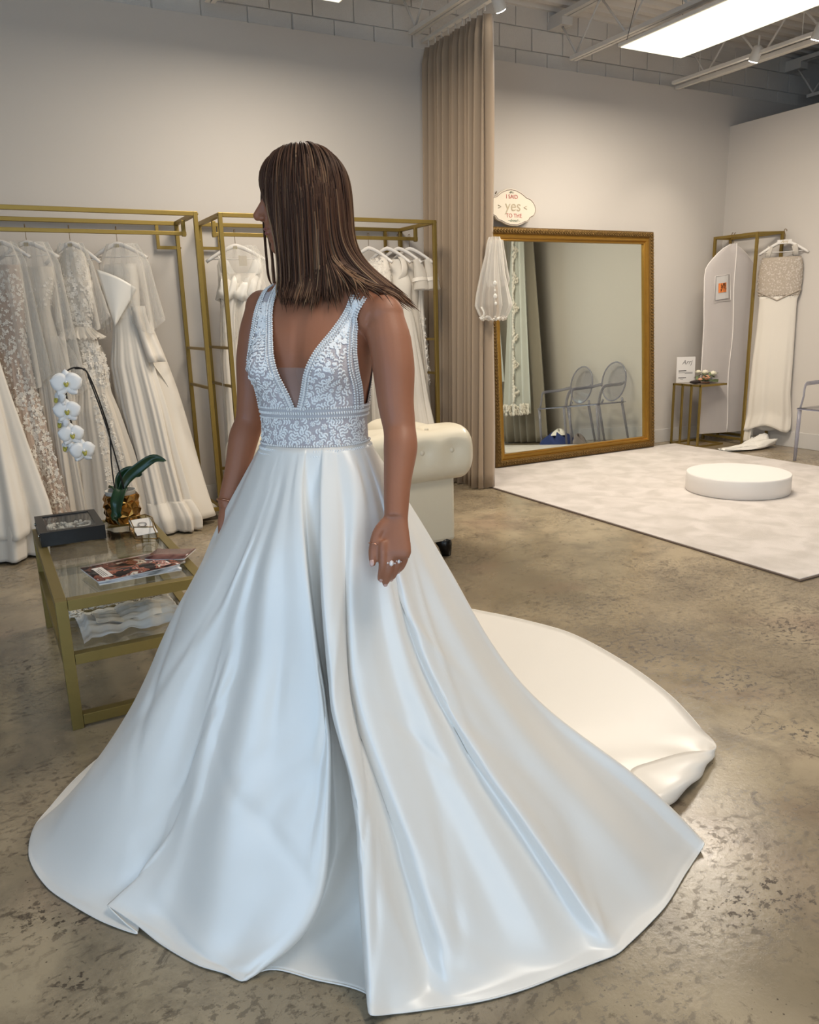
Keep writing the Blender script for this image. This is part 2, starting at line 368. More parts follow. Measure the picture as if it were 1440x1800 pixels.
# ================================================================ curtain
def cloth_mat(name, c, rough=.8, sheen=.3, weave=300, b=.12): return mat(name, c, rough, 0, .25, bump=b, bscale=weave, sheen=sheen)
cur = cloth_mat('beige_curtain_cloth', (164,144,122))
def curtain(name, pathfn, n, z0, z1, m, folds, amp, label, cat, parent=None, flare=0, ph=0):
    mb = MB(); rows = []
    for i in range(29):
        t = i/28; z = z1+(z0-z1)*t; row = []
        for k in range(n):
            u = k/(n-1); x, y, nx, ny = pathfn(u, t)
            pk = abs(sin(u*folds*60)) if 0 else 0
            a = amp*(.55+.45*t)*sin(u*folds*2*pi+ph+.5*sin(u*11+t*1.5)) + amp*.35*sin(u*folds*4.7+1.3+t*.9)
            a *= (1 if t > .03 else .5+.5*t/.03)
            row.append((x+nx*a, y+ny*a, z))
        rows.append(row)
    mb.rings(rows, closed=False)
    return mb
def cpath(u, t):
    y = 5.74-.80*u; x = 3.325-.0*u
    return x-.02*t, y, 1, 0
cu = empty('tall_curtain', (3.33,5.3,0), 0, 'tall pleated beige curtain hanging from the ceiling track left of the mirror', 'curtain')
curtain('c', cpath, 420, .012, 3.27, cur, 15, .06, None, None).build('curtain_panel', cur, cu, solid=.003)
mb = MB()
for i in range(9):
    y = 5.70-.095*i; mb.tube([(3.33,y,3.325),(3.33,y,3.285)], .004, 5)
mb.build('curtain_hooks', steel_white, cu, kind='stuff')
# lit leading edge band, a plain flat return of the same cloth
hb = MB(); rws = []
for i in range(30):
    t = i/29; z = 3.27+(.012-3.27)*t
    rws.append([(3.33+.035*sin(t*5)*.4-.01,4.955,z),(3.365,4.93+.006*sin(t*7),z),(3.395+.008*sin(t*9),4.94,z)])
hb.rings(rws, closed=False).build('leading_edge', cur, cu, solid=.003)

# ================================================================ mirror
TILT = radians(3.8)
def mp(x, h, d=0):    # point on the leaning mirror: x along the wall, h up its face, d out of the face
    return (x, 5.60+h*sin(TILT)-d*cos(TILT), .012+h*cos(TILT)+d*sin(TILT))
mr = empty('floor_mirror', (4.77,5.6,0), 0, 'large mirror in a gilded carved frame leaning on the back wall', 'mirror')
gilt = mat('gilt_bright', (172,130,58), .3, .75, var=.12, vscale=14, bump=.05, bscale=60)
gilt_dark = mat('gilt_carved', (122,94,50), .5, .55, var=.35, vscale=45, bump=.5, bscale=110)
X0, X1, H = 3.84, 5.70, 2.0
prof = [(0,0),(0,.045),(.012,.06),(.03,.064),(.05,.058),(.056,.044),(.060,.044),(.068,.05),(.082,.048),(.092,.03),(.098,.032),(.106,.028),(.110,.008)]
def frame_loop(i): 
    a, d = prof[i]; return [mp(X0+a,a,d),mp(X1-a,a,d),mp(X1-a,H-a,d),mp(X0+a,H-a,d)]
sides = ['bottom','right','top','left']
for s in range(4):
    mb = MB(); mb.rings([[frame_loop(i)[s],frame_loop(i)[(s+1)%4]] for i in range(0,6)], closed=False, smooth=False); mb.build('carved_rail', gilt_dark, mr)
    mb = MB(); mb.rings([[frame_loop(i)[s],frame_loop(i)[(s+1)%4]] for i in range(5,13)], closed=False, smooth=False); mb.build('inner_moulding', gilt, mr)
# carved leaves and beads along the outer rail
cv = MB()
def carve(p, q, n):
    p, q = Vector(p), Vector(q); d = (q-p).normalized()
    for i in range(n):
        c = p.lerp(q, (i+.5)/n); L_ = (q-p).length/n
        nrm = Vector((0,-cos(TILT),sin(TILT))); s = d.cross(nrm)
        for sg in (-1,1):
            M = Matrix((d,s,nrm)).transposed() @ Matrix.Rotation(sg*.6,3,'Z')
            cv.ball(c+s*sg*.009, (L_*.42,.008,.006), 6, M=M)
        cv.ball(c+d*L_*.5, .006, 6)
a = .031; d_ = .064
carve(mp(X0+a,a,d_), mp(X1-a,a,d_), 62); carve(mp(X0+a,H-a,d_), mp(X1-a,H-a,d_), 62)
carve(mp(X0+a,a,d_), mp(X0+a,H-a,d_), 66); carve(mp(X1-a,a,d_), mp(X1-a,H-a,d_), 66)
cv.build('carved_leaves', gilt_dark, mr, kind='stuff')
gl = mat('mirror_silver', (228,234,226), .015, 1.0)
MB().add([mp(X0+.1,.1,.012),mp(X1-.1,.1,.012),mp(X1-.1,H-.1,.012),mp(X0+.1,H-.1,.012)], [(0,1,2,3)], False).build('mirror_glass', gl, mr)
MB().add([mp(X0,0,0),mp(X1,0,0),mp(X1,H,0),mp(X0,H,0)], [(3,2,1,0)], False).build('backing_board', black_box, mr)

# ================================================================ rug and plinth
def rug_mat():
    m, nt, b = new_mat('pale_wool_pile'); N = nt.nodes; L = nt.links
    tc = N.new('ShaderNodeTexCoord'); n = N.new('ShaderNodeTexNoise'); n.inputs['Scale'].default_value = 5.5; n.inputs['Detail'].default_value = 9; n.inputs['Distortion'].default_value = .5
    L.new(tc.outputs['Object'], n.inputs[0]); rp = N.new('ShaderNodeValToRGB'); L.new(n.outputs[0], rp.inputs[0])
    rp.color_ramp.elements[0].position = .38; rp.color_ramp.elements[0].color = lin((204,195,187)); rp.color_ramp.elements[1].position = .62; rp.color_ramp.elements[1].color = lin((224,215,209))
    L.new(rp.outputs[0], b.inputs['Base Color']); b.inputs['Roughness'].default_value = .95; b.inputs['Sheen Weight'].default_value = .3
    n2 = N.new('ShaderNodeTexNoise'); n2.inputs['Scale'].default_value = 240; L.new(tc.outputs['Object'], n2.inputs[0])
    bp = N.new('ShaderNodeBump'); bp.inputs['Strength'].default_value = .5; bp.inputs['Distance'].default_value = .006; L.new(n2.outputs[0], bp.inputs['Height']); L.new(bp.outputs[0], b.inputs['Normal'])
    return m
t = empty('area_rug', (4.7,3.9,0), 0, 'large pale cream rug under the round white plinth in front of the mirror', 'rug')
MB().bbox(3.385,6.02,2.31,5.59,.001,.011).build('pile', rug_mat(), t, bevel=.003)
MB().bbox(3.372,6.033,2.297,5.595,.0,.007).build('bound_edge', mat('taupe_binding', (98,84,74), .9), t)
pl = empty('round_plinth', (4.765,3.815,0), 0, 'low round white plinth standing on the pale rug', 'plinth')
pw = mat('plinth_white', (236,232,228), .45)
MB().lathe([(.0,.012),(.352,.012),(.358,.016),(.358,.138),(.354,.144),(.0,.1445)], (4.765,3.815,0), 96, cap0=False, cap1=False).build('drum', pw, pl)
for o in [o for o in bpy.data.objects if o.name == 'drum']:
    for p in o.data.polygons: p.use_smooth = abs(p.normal.z) < .5

# ================================================================ clothes racks
def rack(x0, x1, y0, y1, label, shelf=True, z=1.98):
    t = empty('clothes_rack', ((x0+x1)/2,(y0+y1)/2,0), 0, label, 'clothes rack', 'gold frame clothes racks on the left')
    q = .026
    for x in (x0+q/2, x1-q/2):
        for y in (y0+q/2, y1-q/2): MB().bbox(x-q/2,x+q/2,y-q/2,y+q/2,.0,z).build('post', gold, t, bevel=.002)
        MB().bbox(x-q/2,x+q/2,y0+q,y1-q,z-q,z).build('side_rail', gold, t, bevel=.002)
        for zz in (1.138,.886): MB().bbox(x-.009,x+.009,y0+q,y1-q,zz-.009,zz+.009).build('rung', gold, t, bevel=.001)
        MB().bbox(x-q/2,x+q/2,y0+q,y1-q,.06,.06+q).build('side_rail', gold, t, bevel=.002)
    for y in (y0+q/2, y1-q/2):
        MB().bbox(x0+q,x1-q,y-q/2,y+q/2,z-q,z).build('top_rail', gold, t, bevel=.002)
        MB().bbox(x0+q,x1-q,y-q/2,y+q/2,.06,.06+q).build('bottom_rail', gold, t, bevel=.002)
    # hanging bar on two drops in the middle
    ym = (y0+y1)/2-.02
    MB().bbox(x0+.02,x1-.02,ym-.011,ym+.011,1.862,1.886).build('hanging_bar', gold, t, bevel=.002)
    for x in (x0+.035, x1-.035): MB().bbox(x-.012,x+.012,ym-.012,ym+.012,1.855,1.956).build('drop_bracket', gold, t, bevel=.002)
    # square corner braces at the back
    for s, x in ((1,x0+q),(-1,x1-q)):
        MB().bbox(x,x+s*.13,y1-.022,y1-.002,1.80,1.82).build('corner_brace', gold, t)
        MB().bbox(x+s*.11,x+s*.13,y1-.022,y1-.002,1.82,z-q).build('corner_brace', gold, t)
        MB().bbox(x,x+s*.13,y1-.022,y1-.002,.24,.26).build('corner_brace', gold, t)
        MB().bbox(x+s*.11,x+s*.13,y1-.022,y1-.002,.086,.24).build('corner_brace', gold, t)
    for s, x in ((1,x1),(-1,x0)):
        b = MB()
        for y in (y0+q/2, y1-q/2):
            for zz in (z-.013,1.81): b.tube([(x,y,zz),(x+s*.006,y,zz)], .006, 8)
        b.build('bolt_caps', gold, t, kind='stuff')
    if shelf: MB().bbox(x0+q,x1-q,y0+q,y1-q,.07,.082).build('shelf_board', mat('white_shelf', (206,200,190), .5), t)
    return ym
RY = rack(-.24, 1.345, 5.20, 5.755, 'gold frame clothes rack at the left picture edge, full of gowns')
rack(1.475, 3.075, 5.20, 5.755, 'gold frame clothes rack between the woman and the beige curtain')

# corner rack on the right
t = empty('garment_stand', (6.5,5.4,0), 0, 'slim gold garment stand in the far right corner', 'clothes rack')
q = .024
cx0, cx1, cy0, cy1 = 6.40, 6.70, 5.19, 5.70
cpts = {'a':(6.50,5.665),'b':(6.50,5.185),'c':(6.718,5.085),'d':(6.718,5.665)}
for k_, (x, y) in cpts.items(): MB().bbox(x-q/2,x+q/2,y-q/2,y+q/2,0,1.98).build('post', gold, t, bevel=.002)
for a_, b_ in (('a','b'),('b','c'),('c','d'),('d','a')):
    for zz in (1.968,.05):
        p, p2 = Vector(cpts[a_]+(zz,)), Vector(cpts[b_]+(zz,)); dd = (p2-p).normalized()*q/2
        MB().beam(p+dd, p2-dd, q).build('frame_rail', gold, t, bevel=.002)

# little side table
t = empty('side_table', (6.17,5.4,0), 0, 'small open gold side table beside the garment stand', 'side table')
sx0, sx1, sy0, sy1, sz = 6.00, 6.28, 5.30, 5.64, .60
sq = .018
for x, y in ((6.02,5.64),(6.02,5.53),(6.02,5.42),(6.02,5.31)): MB().bbox(x-sq/2,x+sq/2,y-sq/2,y+sq/2,.0,sz).build('upright', gold, t, bevel=.001)
for z in (sz-.009,.009):
    for y in (5.64,5.31): MB().bbox(6.029,6.36,y-sq/2,y+sq/2,z-.009,z+.009).build('frame_rail', gold, t, bevel=.001)
    for x in (6.02,6.36): MB().bbox(x-sq/2,x+sq/2,5.30,5.65,z-.009,z+.009).build('frame_rail', gold, t, bevel=.001)
MB().bbox(6.03,6.35,5.32,5.63,sz-.006,sz+.002).build('table_top', mat('smoked_glass_top', (120,104,84), .15, .1), t)
# card, brush and bouquet on it
paper = mat('card_white', (216,212,208), .6)
ink = mat('printing_ink', (60,56,56), .7)
grey_ink = mat('grey_ink', (120,116,116), .7)
cd0 = empty('sign_card', (6.12,5.60,.603), 0, 'white printed card with grey script standing on the side table', 'sign')
CT = radians(8); cz = .604
def cp(u, h, d=0): 
    ux = Vector((.93,-.37,0)); n = Vector((-.37,-.93,0)); o = Vector((6.035,5.63,cz))
    p = o+ux*u+Vector((0,0,1))*h*cos(CT)-n*h*sin(CT)*.3+n*d; return p
MB().add([cp(0,0),cp(.19,0),cp(.19,.25),cp(0,.25),cp(0,0,-.003),cp(.19,0,-.003),cp(.19,.25,-.003),cp(0,.25,-.003)],[(0,1,2,3),(7,6,5,4),(0,4,5,1),(1,5,6,2),(2,6,7,3),(3,7,4,0)],False).build('card', paper, cd0)
cxd, cyd = (cp(1,0)-cp(0,0)), (cp(0,1)-cp(0,0))
text('lettering', 'Arrj', cp(.105,.178,.0012), .06, grey_ink, cd0, cxd, cyd, shear=.3)
ln = MB()
for h, a_, b_ in ((.115,.02,.10),(.098,.02,.165),(.088,.085,.165),(.047,.02,.10),(.033,.04,.07)):
    w_ = .0035 if a_ == .02 and b_ == .10 else .0016
    ln.add([cp(a_,h-w_,.001),cp(b_,h-w_,.001),cp(b_,h+w_,.001),cp(a_,h+w_,.001)],[(0,1,2,3)],False)
ln.build('printed_lines', ink, cd0, kind='stuff')
t = empty('hair_brush', (6.07,5.44,.602), 0, 'dark oval brush lying in front of the white card', 'brush')
M = Matrix.Rotation(-.4,3,'Z')
MB().ball((6.075,5.43,.620), (.055,.03,.017), 16, M=M).build('brush_head', mat('dark_bristle',(38,26,22),.7), t)
MB().tube([Vector((6.12,5.412,.617)),Vector((6.17,5.392,.612)),Vector((6.21,5.376,.611))], [.010,.007,.009], 8).build('handle', mat('brown_wood',(92,62,44),.4), t)
bq = empty('bouquet', (6.22,5.45,.61), 0, 'small bouquet of peach and white flowers lying on the side table', 'flowers')
peach = mat('peach_petal', (214,160,124), .7); cream_p = mat('cream_petal', (228,222,200), .7); leafg = mat('sage_leaf', (110,122,84), .7); darkleaf = mat('dark_leaf', (38,52,38), .6)
def rose(c, r_, m, parent, name='flower'):
    mb = MB(); c = Vector(c)
    for ring, (n, rr, tilt) in enumerate(((3,.35,.15),(5,.62,.5),(6,.95,.9))):
        for k in range(n):
            a = 2*pi*k/n+ring*.5; d = Vector((cos(a),sin(a),0)); M = Matrix.Rotation(a,3,'Z') @ Matrix.Rotation(tilt,3,'Y')
            mb.ball(c+d*r_*rr*.5+Vector((0,0,r_*.3*(1-tilt))), (r_*.16,r_*.5,r_*.55), 8, M=M)
    mb.ball(c, r_*.4, 8); return mb.build(name, m, parent)
rose((6.19,5.40,.650),.044,peach,bq); rose((6.235,5.46,.695),.042,cream_p,bq); rose((6.31,5.43,.68),.046,cream_p,bq); rose((6.13,5.42,.636),.028,peach,bq); rose((6.19,5.50,.70),.034,cream_p,bq)
for k in range(26):
    a = R.uniform(0,2*pi); c = Vector((6.225+R.uniform(-.11,.10),5.44+R.uniform(-.06,.05),.625+R.uniform(0,.07)))
    MB().ball(c, (.034,.012,.003), 6, M=Matrix.Rotation(a,3,'Z') @ Matrix.Rotation(R.uniform(-.8,.8),3,'Y')).build('leaf', leafg, bq)
for k in range(4):
    MB().ball((6.27+.012*k,5.45,.70+.012*k), (.009,.006,.026), 6, M=Matrix.Rotation(.5-.3*k,3,'Y')).build('leaf', darkleaf, bq)
mb = MB()
for k in range(6): mb.tube([(6.20,5.44,.63),(6.30+.01*k,5.35+.008*k,.612+.004*k)], .003, 5)
mb.build('stems', leafg, bq, kind='stuff')

# ================================================================ wavy plaque above the mirror
SY = 5.70
pq = empty('say_yes_plaque', (4.10,SY,2.0), 0, 'scalloped cream plaque with painted words standing on the mirror frame', 'sign')
out = [(0,.148),(.045,.143),(.10,.122),(.135,.100),(.150,.088),(.166,.080),(.19,.076),(.205,.068),(.228,.045),(.244,.018),(.248,-.005),(.244,-.03),(.232,-.05),(.222,-.062),(.20,-.073),(.178,-.083),(.168,-.10),(.15,-.112),(.12,-.118),(.085,-.135),(.04,-.148)]
outline = out+[(-x,z) for x,z in reversed(out)]
outline = [(x,z) for i,(x,z) in enumerate(outline) if i == 0 or (x,z) != outline[i-1]]
def pqp(x, z, d=0): return (4.10+x, SY-d+z*.12, 2.168+z)
cl = mat('plaque_cream', (214,204,186), .6)
def scaled(k): return [pqp(x*k, z*k) for x, z in outline]
mb = MB(); n = len(outline)
mb.rings([[pqp(x,z,-.012) for x,z in outline],[pqp(x,z,.006) for x,z in outline],[pqp(x*.985,z*.975,.010) for x,z in outline]], smooth=False)
mb.add([pqp(x*.985,z*.975,.010) for x,z in outline],[tuple(range(n))[::-1]],False)
mb.build('plaque_board', cl, pq)
MB().tube([pqp(x*.955,z*.93,.0115) for x,z in outline], .0022, 5, closed=True).build('border_line', mat('plum_line',(122,100,98),.6), pq)
red = mat('red_ink', (176,78,70), .6); sand = mat('sand_ink', (176,162,136), .6); grn = mat('green_ink', (92,112,92), .6)
xd, yd = (1,0,0), (0,.12,1)
text('lettering', 'I SAID', pqp(0,.068,.0118), .046, red, pq, xd, yd)
text('lettering', 'yes', pqp(0,-.030,.0118), .125, sand, pq, xd, yd, shear=.15)
text('lettering', 'TO THE', pqp(.008,-.083,.0118), .046, red, pq, xd, yd)
text('lettering', '~dress!~', pqp(.005,-.117,.0118), .034, grn, pq, xd, yd, shear=.2)
mb = MB()
for a in (-1.1,-.55,0,.55,1.1): mb.tube([pqp(sin(a)*.010,.106+cos(a)*.008,.0122),pqp(sin(a)*.026,.106+cos(a)*.022,.0122)], .0018, 5)
mb.build('sprig_mark', grn, pq)
for sx in (-1,1):
    MB().tube([pqp(sx*.145,.012,.0122),pqp(sx*.115,0,.0122),pqp(sx*.145,-.012,.0122)], .003, 5).build('arrow_mark', sand, pq)
for x, z in ((-.19,.085),(-.155,.105)):
    MB().tube([pqp(x-.006,z-.006,.004),pqp(x+.004,z+.012,.012)], .006, 6).build('bow_knot', mat('twine',(120,104,86),.8), pq)

# ================================================================ white chesterfield armchair seen from behind
leather = mat('white_leather', (222,212,190), .32, 0, .5, bump=.06, bscale=160, coat=.15)
sf = empty('tufted_armchair', (1.75,3.9,0), 0, 'cream leather button-tufted armchair with rolled back behind the woman', 'armchair')
SX0, SX1, SY0, SY1 = 1.27, 2.215, 3.60, 4.35
# body below the roll
mb = MB().bbox(SX0,SX1,SY0,SY0+.16,.09,.50); mb.build('back_panel', leather, sf, bevel=.02)
MB().bbox(SX0+.02,SX0+.17,SY0+.16,SY1,.09,.50).build('arm_panel', leather, sf, bevel=.02)
MB().bbox(SX1-.17,SX1-.02,SY0+.16,SY1,.09,.50).build('arm_panel', leather, sf, bevel=.02)
MB().bbox(SX0+.17,SX1-.17,SY0+.16,SY1+.01,.10,.30).build('seat_base', leather, sf, bevel=.02)
MB().bbox(SX0+.175,SX1-.175,SY0+.165,SY1+.03,.30,.43).build('seat_cushion', leather, sf, bevel=.045)
def roll(axis, p0, p1, btn):
    "padded roll: superellipse section with rounded ends, dimples where the buttons sit"
    p0, p1 = Vector(p0), Vector(p1); d = (p1-p0); L_ = d.length; d.normalize(); sd = Vector((d.y,-d.x,0)); n = 90; rings = []
    for i in range(n+1):
        t = i/n; s = t*L_; e = min(s, L_-s); cap = sqrt(max(0,1-(1-min(1,e/.085))**2)); cap = max(cap,.02)
        row = []
        for k in range(56):
            a = 2*pi*k/56; ca, sa = cos(a), sin(a)
            rx = .165*(abs(ca)**.72)*(1 if ca > 0 else -1); rz = .155*(abs(sa)**.78)*(1 if sa > 0 else -1)
            if sa > 0: rz *= .92
            q = 1-0.0
            dim = 0
            for bs, ba in btn:
                dd = ((s-bs)/.07)**2+((((a-ba+pi)%(2*pi))-pi)*.165/.06)**2
                dim += .026*exp(-dd*1.6)
                # diagonal pleats between the buttons
            pt = p0+d*s*1.0+(sd*rx+Vector((0,0,rz)))*(cap*(1-dim/.16))
            row.append(pt)
        rings.append(row)
    return MB().rings(rings, cap0=True, cap1=True)
SZ = .595
btn = [(s, a) for s in (.17,.35,.53,.71,.89) for a in (.10,)]+[(s, 1.45) for s in (.26,.44,.62,.80)]
roll('x', (SX0-.07,SY0+.06,SZ), (SX1+.105,SY0+.06,SZ), [(s+.06,a) for s,a in btn]).build('rolled_back', leather, sf)
roll('y', (SX0+.05,SY0+.05,SZ-.03), (SX0+.05,SY1+.05,SZ-.03), [(.3,pi-.1),(.5,pi-.1)]).build('rolled_arm', leather, sf)
roll('y', (SX1-.05,SY0+.05,SZ-.03), (SX1-.05,SY1+.05,SZ-.03), [(.3,.1),(.5,.1)]).build('rolled_arm', leather, sf)
bt = mat('button_leather', (214,204,184), .3, coat=.2)
for s, a in btn:
    s2 = s+.06; c = Vector((SX0-.07+s2, SY0+.06, SZ)); ca, sa = cos(a), sin(a)
    rr = .165*abs(ca)**.72; rz = .155*abs(sa)**.78*.92
    c += Vector((0,-rr*.845,rz*.845)); MB().ball(c, (.014,.008,.014), 12).build('button', bt, sf)
MB().ball((SX1+.098,SY0+.05,SZ+.01), (.006,.014,.014), 12).build('button', bt, sf)
MB().tube([(SX0,SY0-.003,.455),(SX1,SY0-.003,.455)], .004, 6).build('piping', leather, sf)
for x, y in ((SX0+.06,SY0+.06),(SX1-.06,SY0+.05),(SX0+.08,SY1-.06),(SX1-.08,SY1-.06)):
    MB().tube([(x,y,.10),(x+.012,y-.012,.06),(x+.018,y-.016,.0)], [.05,.04,.026], 14).build('foot', mat('black_wood',(16,13,12),.3), sf)

# ================================================================ coffee table
TZ, tx0, tx1, ty0, ty1 = .45, .115, .60, 2.625, 3.71
ct = empty('coffee_table', (.36,3.17,0), 0, 'two-tier glass coffee table with a gold frame', 'coffee table')
q = .036
glass = mat('clear_glass', (235,244,238), .02, 0, .5, trans=1, ior=1.45)
def thin_glass(name, tint, refl=.12):
    m, nt, b = new_mat(name); N = nt.nodes; L = nt.links
    tr = N.new('ShaderNodeBsdfTransparent'); tr.inputs[0].default_value = tint+(1,); gs = N.new('ShaderNodeBsdfGlossy'); gs.inputs['Roughness'].default_value = .02
    fr = N.new('ShaderNodeLayerWeight'); fr.inputs[0].default_value = .5; pw_ = N.new('ShaderNodeMath'); pw_.operation = 'POWER'; pw_.inputs[1].default_value = 3.5; L.new(fr.outputs['Facing'], pw_.inputs[0])
    mr_ = N.new('ShaderNodeMath'); mr_.operation = 'MULTIPLY_ADD'; mr_.inputs[1].default_value = .55; mr_.inputs[2].default_value = refl
    L.new(pw_.outputs[0], mr_.inputs[0]); mx = N.new('ShaderNodeMixShader'); L.new(mr_.outputs[0], mx.inputs[0]); L.new(tr.outputs[0], mx.inputs[1]); L.new(gs.outputs[0], mx.inputs[2])
    L.new(mx.outputs[0], N['Material Output'].inputs[0]); return m
tglass = thin_glass('table_glass', (.95,.97,.95), .07)
cglass = thin_glass('vitrine_glass', (.98,.99,.99), .02)
for x in (tx0+q/2, tx1-q/2):
    for y in (ty0+q/2, ty1-q/2): MB().bbox(x-q/2,x+q/2,y-q/2,y+q/2,.0,TZ-.0).build('leg', gold_table, ct, bevel=.0015)
    for zz in (TZ-q/2, .245): MB().bbox(x-q/2,x+q/2,ty0+q,ty1-q,zz-q/2,zz+q/2).build('long_rail', gold_table, ct, bevel=.0015)
for y in (ty0+q/2, ty1-q/2):
    for zz in (TZ-q/2, .245, .03): MB().bbox(tx0+q+.001,tx1-q-.001,y-q/2,y+q/2,zz-q/2,zz+q/2).build('cross_rail', gold_table, ct, bevel=.0015)
for zz, nm in ((TZ-.004,'glass_top'),(.245+q/2-.004,'glass_shelf')):
    MB().bbox(tx0+q,tx1-q,ty0+q,ty1-q,zz-.005,zz+.001).build(nm, tglass, ct)
# display box
bx = empty('display_box', (.265,3.55,TZ), 0, 'shallow black display box with a glass lid on the coffee table', 'box')
bX0,bX1,bY0,bY1,bZ0,bZ1 = .130,.375,3.36,3.695,TZ+.001,TZ+.058
mb = MB().bbox(bX0,bX1,bY0,bY0+.012,bZ0,bZ1-.008).bbox(bX0,bX1,bY1-.012,bY1,bZ0,bZ1-.008).bbox(bX0,bX0+.012,bY0+.012,bY1-.012,bZ0,bZ1-.008).bbox(bX1-.012,bX1,bY0+.012,bY1-.012,bZ0,bZ1-.008).bbox(bX0+.012,bX1-.012,bY0+.012,bY1-.012,bZ0,bZ0+.006)
mb.build('case', black_box, bx)
fw_ = .03
MB().bbox(bX0,bX1,bY0,bY0+fw_,bZ1-.008,bZ1).bbox(bX0,bX1,bY1-fw_,bY1,bZ1-.008,bZ1).bbox(bX0,bX0+fw_,bY0+fw_,bY1-fw_,bZ1-.008,bZ1).bbox(bX1-fw_,bX1,bY0+fw_,bY1-fw_,bZ1-.008,bZ1).build('lid_frame', black_box, bx)
MB().bbox(bX0+fw_,bX1-fw_,bY0+fw_,bY1-fw_,bZ1-.005,bZ1-.003).build('lid_glass', cglass, bx)
MB().bbox(bX0+.012,bX1-.012,bY0+.012,bY1-.012,bZ0+.006,bZ0+.010).build('velvet_lining', mat('grey_velvet',(62,58,56),.9,sheen=.5), bx)
pearl = mat('pearl', (226,222,214), .3, .1)
for k in range(11):
    x = bX0+.045+.016*k; a = R.uniform(-.3,.3); y0_ = bY0+.06+R.uniform(0,.03)
    MB().tube([(x,y0_,bZ0+.016),(x+a*.05,y0_+.05,bZ0+.018),(x+a*.12,y0_+.10,bZ0+.016)], .004, 6).build('hair_pin', pearl, bx)
for c, rr in (((.30,3.56),.042),((.215,3.58),.036)):
    mb = MB(); mb.tube([(c[0]+cos(a_)*rr, c[1]+sin(a_)*rr*1.3, bZ0+.022+.006*sin(3*a_)) for a_ in [2*pi*i/24 for i in range(24)]], .006, 6, closed=True)
    for i in range(30):
        a_ = 2*pi*i/30; mb.ball((c[0]+cos(a_)*rr+R.uniform(-.008,.008), c[1]+sin(a_)*rr*1.3+R.uniform(-.008,.008), bZ0+.028), R.uniform(.004,.008), 6)
    mb.build('beaded_headpiece', pearl, bx)
MB().ball((bX0-.003,3.40,bZ1-.02), (.004,.006,.008), 8).build('latch', mat('chrome',(200,198,190),.2,1), bx)
MB().ball((bX0-.003,3.62,bZ1-.02), (.004,.006,.008), 8).build('latch', mat('chrome',(200,198,190),.2,1), bx)
# glass card vitrine
vt = empty('glass_card_holder', (.54,3.30,TZ), 0, 'small brass-edged glass case holding a white card on the coffee table', 'glass box')
brass = mat('thin_brass', (128,104,62), .35, .8)
v0 = [(.472,3.27),(.555,3.22),(.578,3.36),(.560,3.45),(.478,3.42)]
vb = [Vector((x,y,TZ+.003)) for x, y in v0]; vtop = [Vector((.515+(x-.52)*.85, 3.34+(y-3.34)*.85, TZ+.062-(.012 if y < 3.3 else 0))) for x, y in v0]
eg = MB()
for i in range(5):
    j = (i+1)%5
    for a_, b_ in ((vb[i],vb[j]),(vtop[i],vtop[j]),(vb[i],vtop[i])): eg.tube([a_,b_], .0022, 6)
eg.build('brass_edges', brass, vt)
MB().rings([vb,vtop], smooth=False).build('glass_sides', cglass, vt)
tc_ = Vector((.52,3.33,TZ+.035)); M_ = Matrix.Rotation(.1,3,'Z') @ Matrix.Rotation(.35,3,'X')
crd = MB().box(tc_, (.085,.12,.002), M=M_).build('card', paper, vt)
text('lettering', 'Q', tc_+Vector((0,-.008,.0025)), .05, grey_ink, vt, M_ @ Vector((1,0,0)), M_ @ Vector((0,1,0)), ext=.0002)
# magazines
def mag_mat(name, stops, seed, sc=14):
    m, nt, b = new_mat(name); N = nt.nodes; L = nt.links; tc = N.new('ShaderNodeTexCoord')
    mpn = N.new('ShaderNodeMapping'); mpn.inputs['Location'].default_value = (seed,seed*.7,0); L.new(tc.outputs['Object'], mpn.inputs[0])
    n = N.new('ShaderNodeTexNoise'); n.inputs['Scale'].default_value = sc; n.inputs['Detail'].default_value = 6; n.inputs['Distortion'].default_value = .9; L.new(mpn.outputs[0], n.inputs[0])
    rp = N.new('ShaderNodeValToRGB'); L.new(n.outputs[0], rp.inputs[0]); rp.color_ramp.interpolation = 'CONSTANT' if sc > 20 else 'LINEAR'
    els = rp.color_ramp.elements
    while len(els) < len(stops): els.new(.5)
    for e, (p_, c_) in zip(els, stops): e.position = p_; e.color = lin(c_)
    L.new(rp.outputs[0], b.inputs['Base Color']); b.inputs['Roughness'].default_value = .22; return m
cov1 = mag_mat('cover_bride', [(.30,(34,24,24)),(.46,(52,34,32)),(.50,(150,92,74)),(.56,(112,66,56)),(.62,(206,196,180)),(.7,(120,104,84))], 3.1, 22)
cov2 = mag_mat('cover_blush', [(.35,(120,74,70)),(.5,(196,172,164)),(.65,(214,204,196))], 6.2, 12)
cov3 = mag_mat('cover_grey', [(.4,(98,104,108)),(.6,(176,184,196))], 9.2, 10)
pages = mat('page_edges', (214,212,208), .7)
def magazine(c, rz, wd, ln_, z, th, m, label):
    t = empty('magazine', (c[0],c[1],z), rz, label, 'magazine', 'magazines on the coffee table')
    mb = MB(); rows = []
    for i in range(9):
        u = i/8-.5; lift = .004*max(0,abs(u)*2-.6)**2*4
        rows.append([(u*ln_,-wd/2,lift+th),(u*ln_,wd/2,lift+th)])
    MB().rings([[(p[0],p[1],p[2]+.0005) for p in r_] for r_ in rows], closed=False).build('cover', m, t, local=True, solid=.0008)
    mb = MB(); mb.rings([[(r_[0][0]*.99,r_[0][1]*.985,.0),(r_[0][0]*.99,r_[0][1]*.985,r_[0][2]-.0005),(r_[1][0]*.99,r_[1][1]*.985,r_[1][2]-.0005),(r_[1][0]*.99,r_[1][1]*.985,.0)] for r_ in rows], cap0=True, cap1=True, smooth=False)
    mb.build('pages', pages, t, local=True); return t
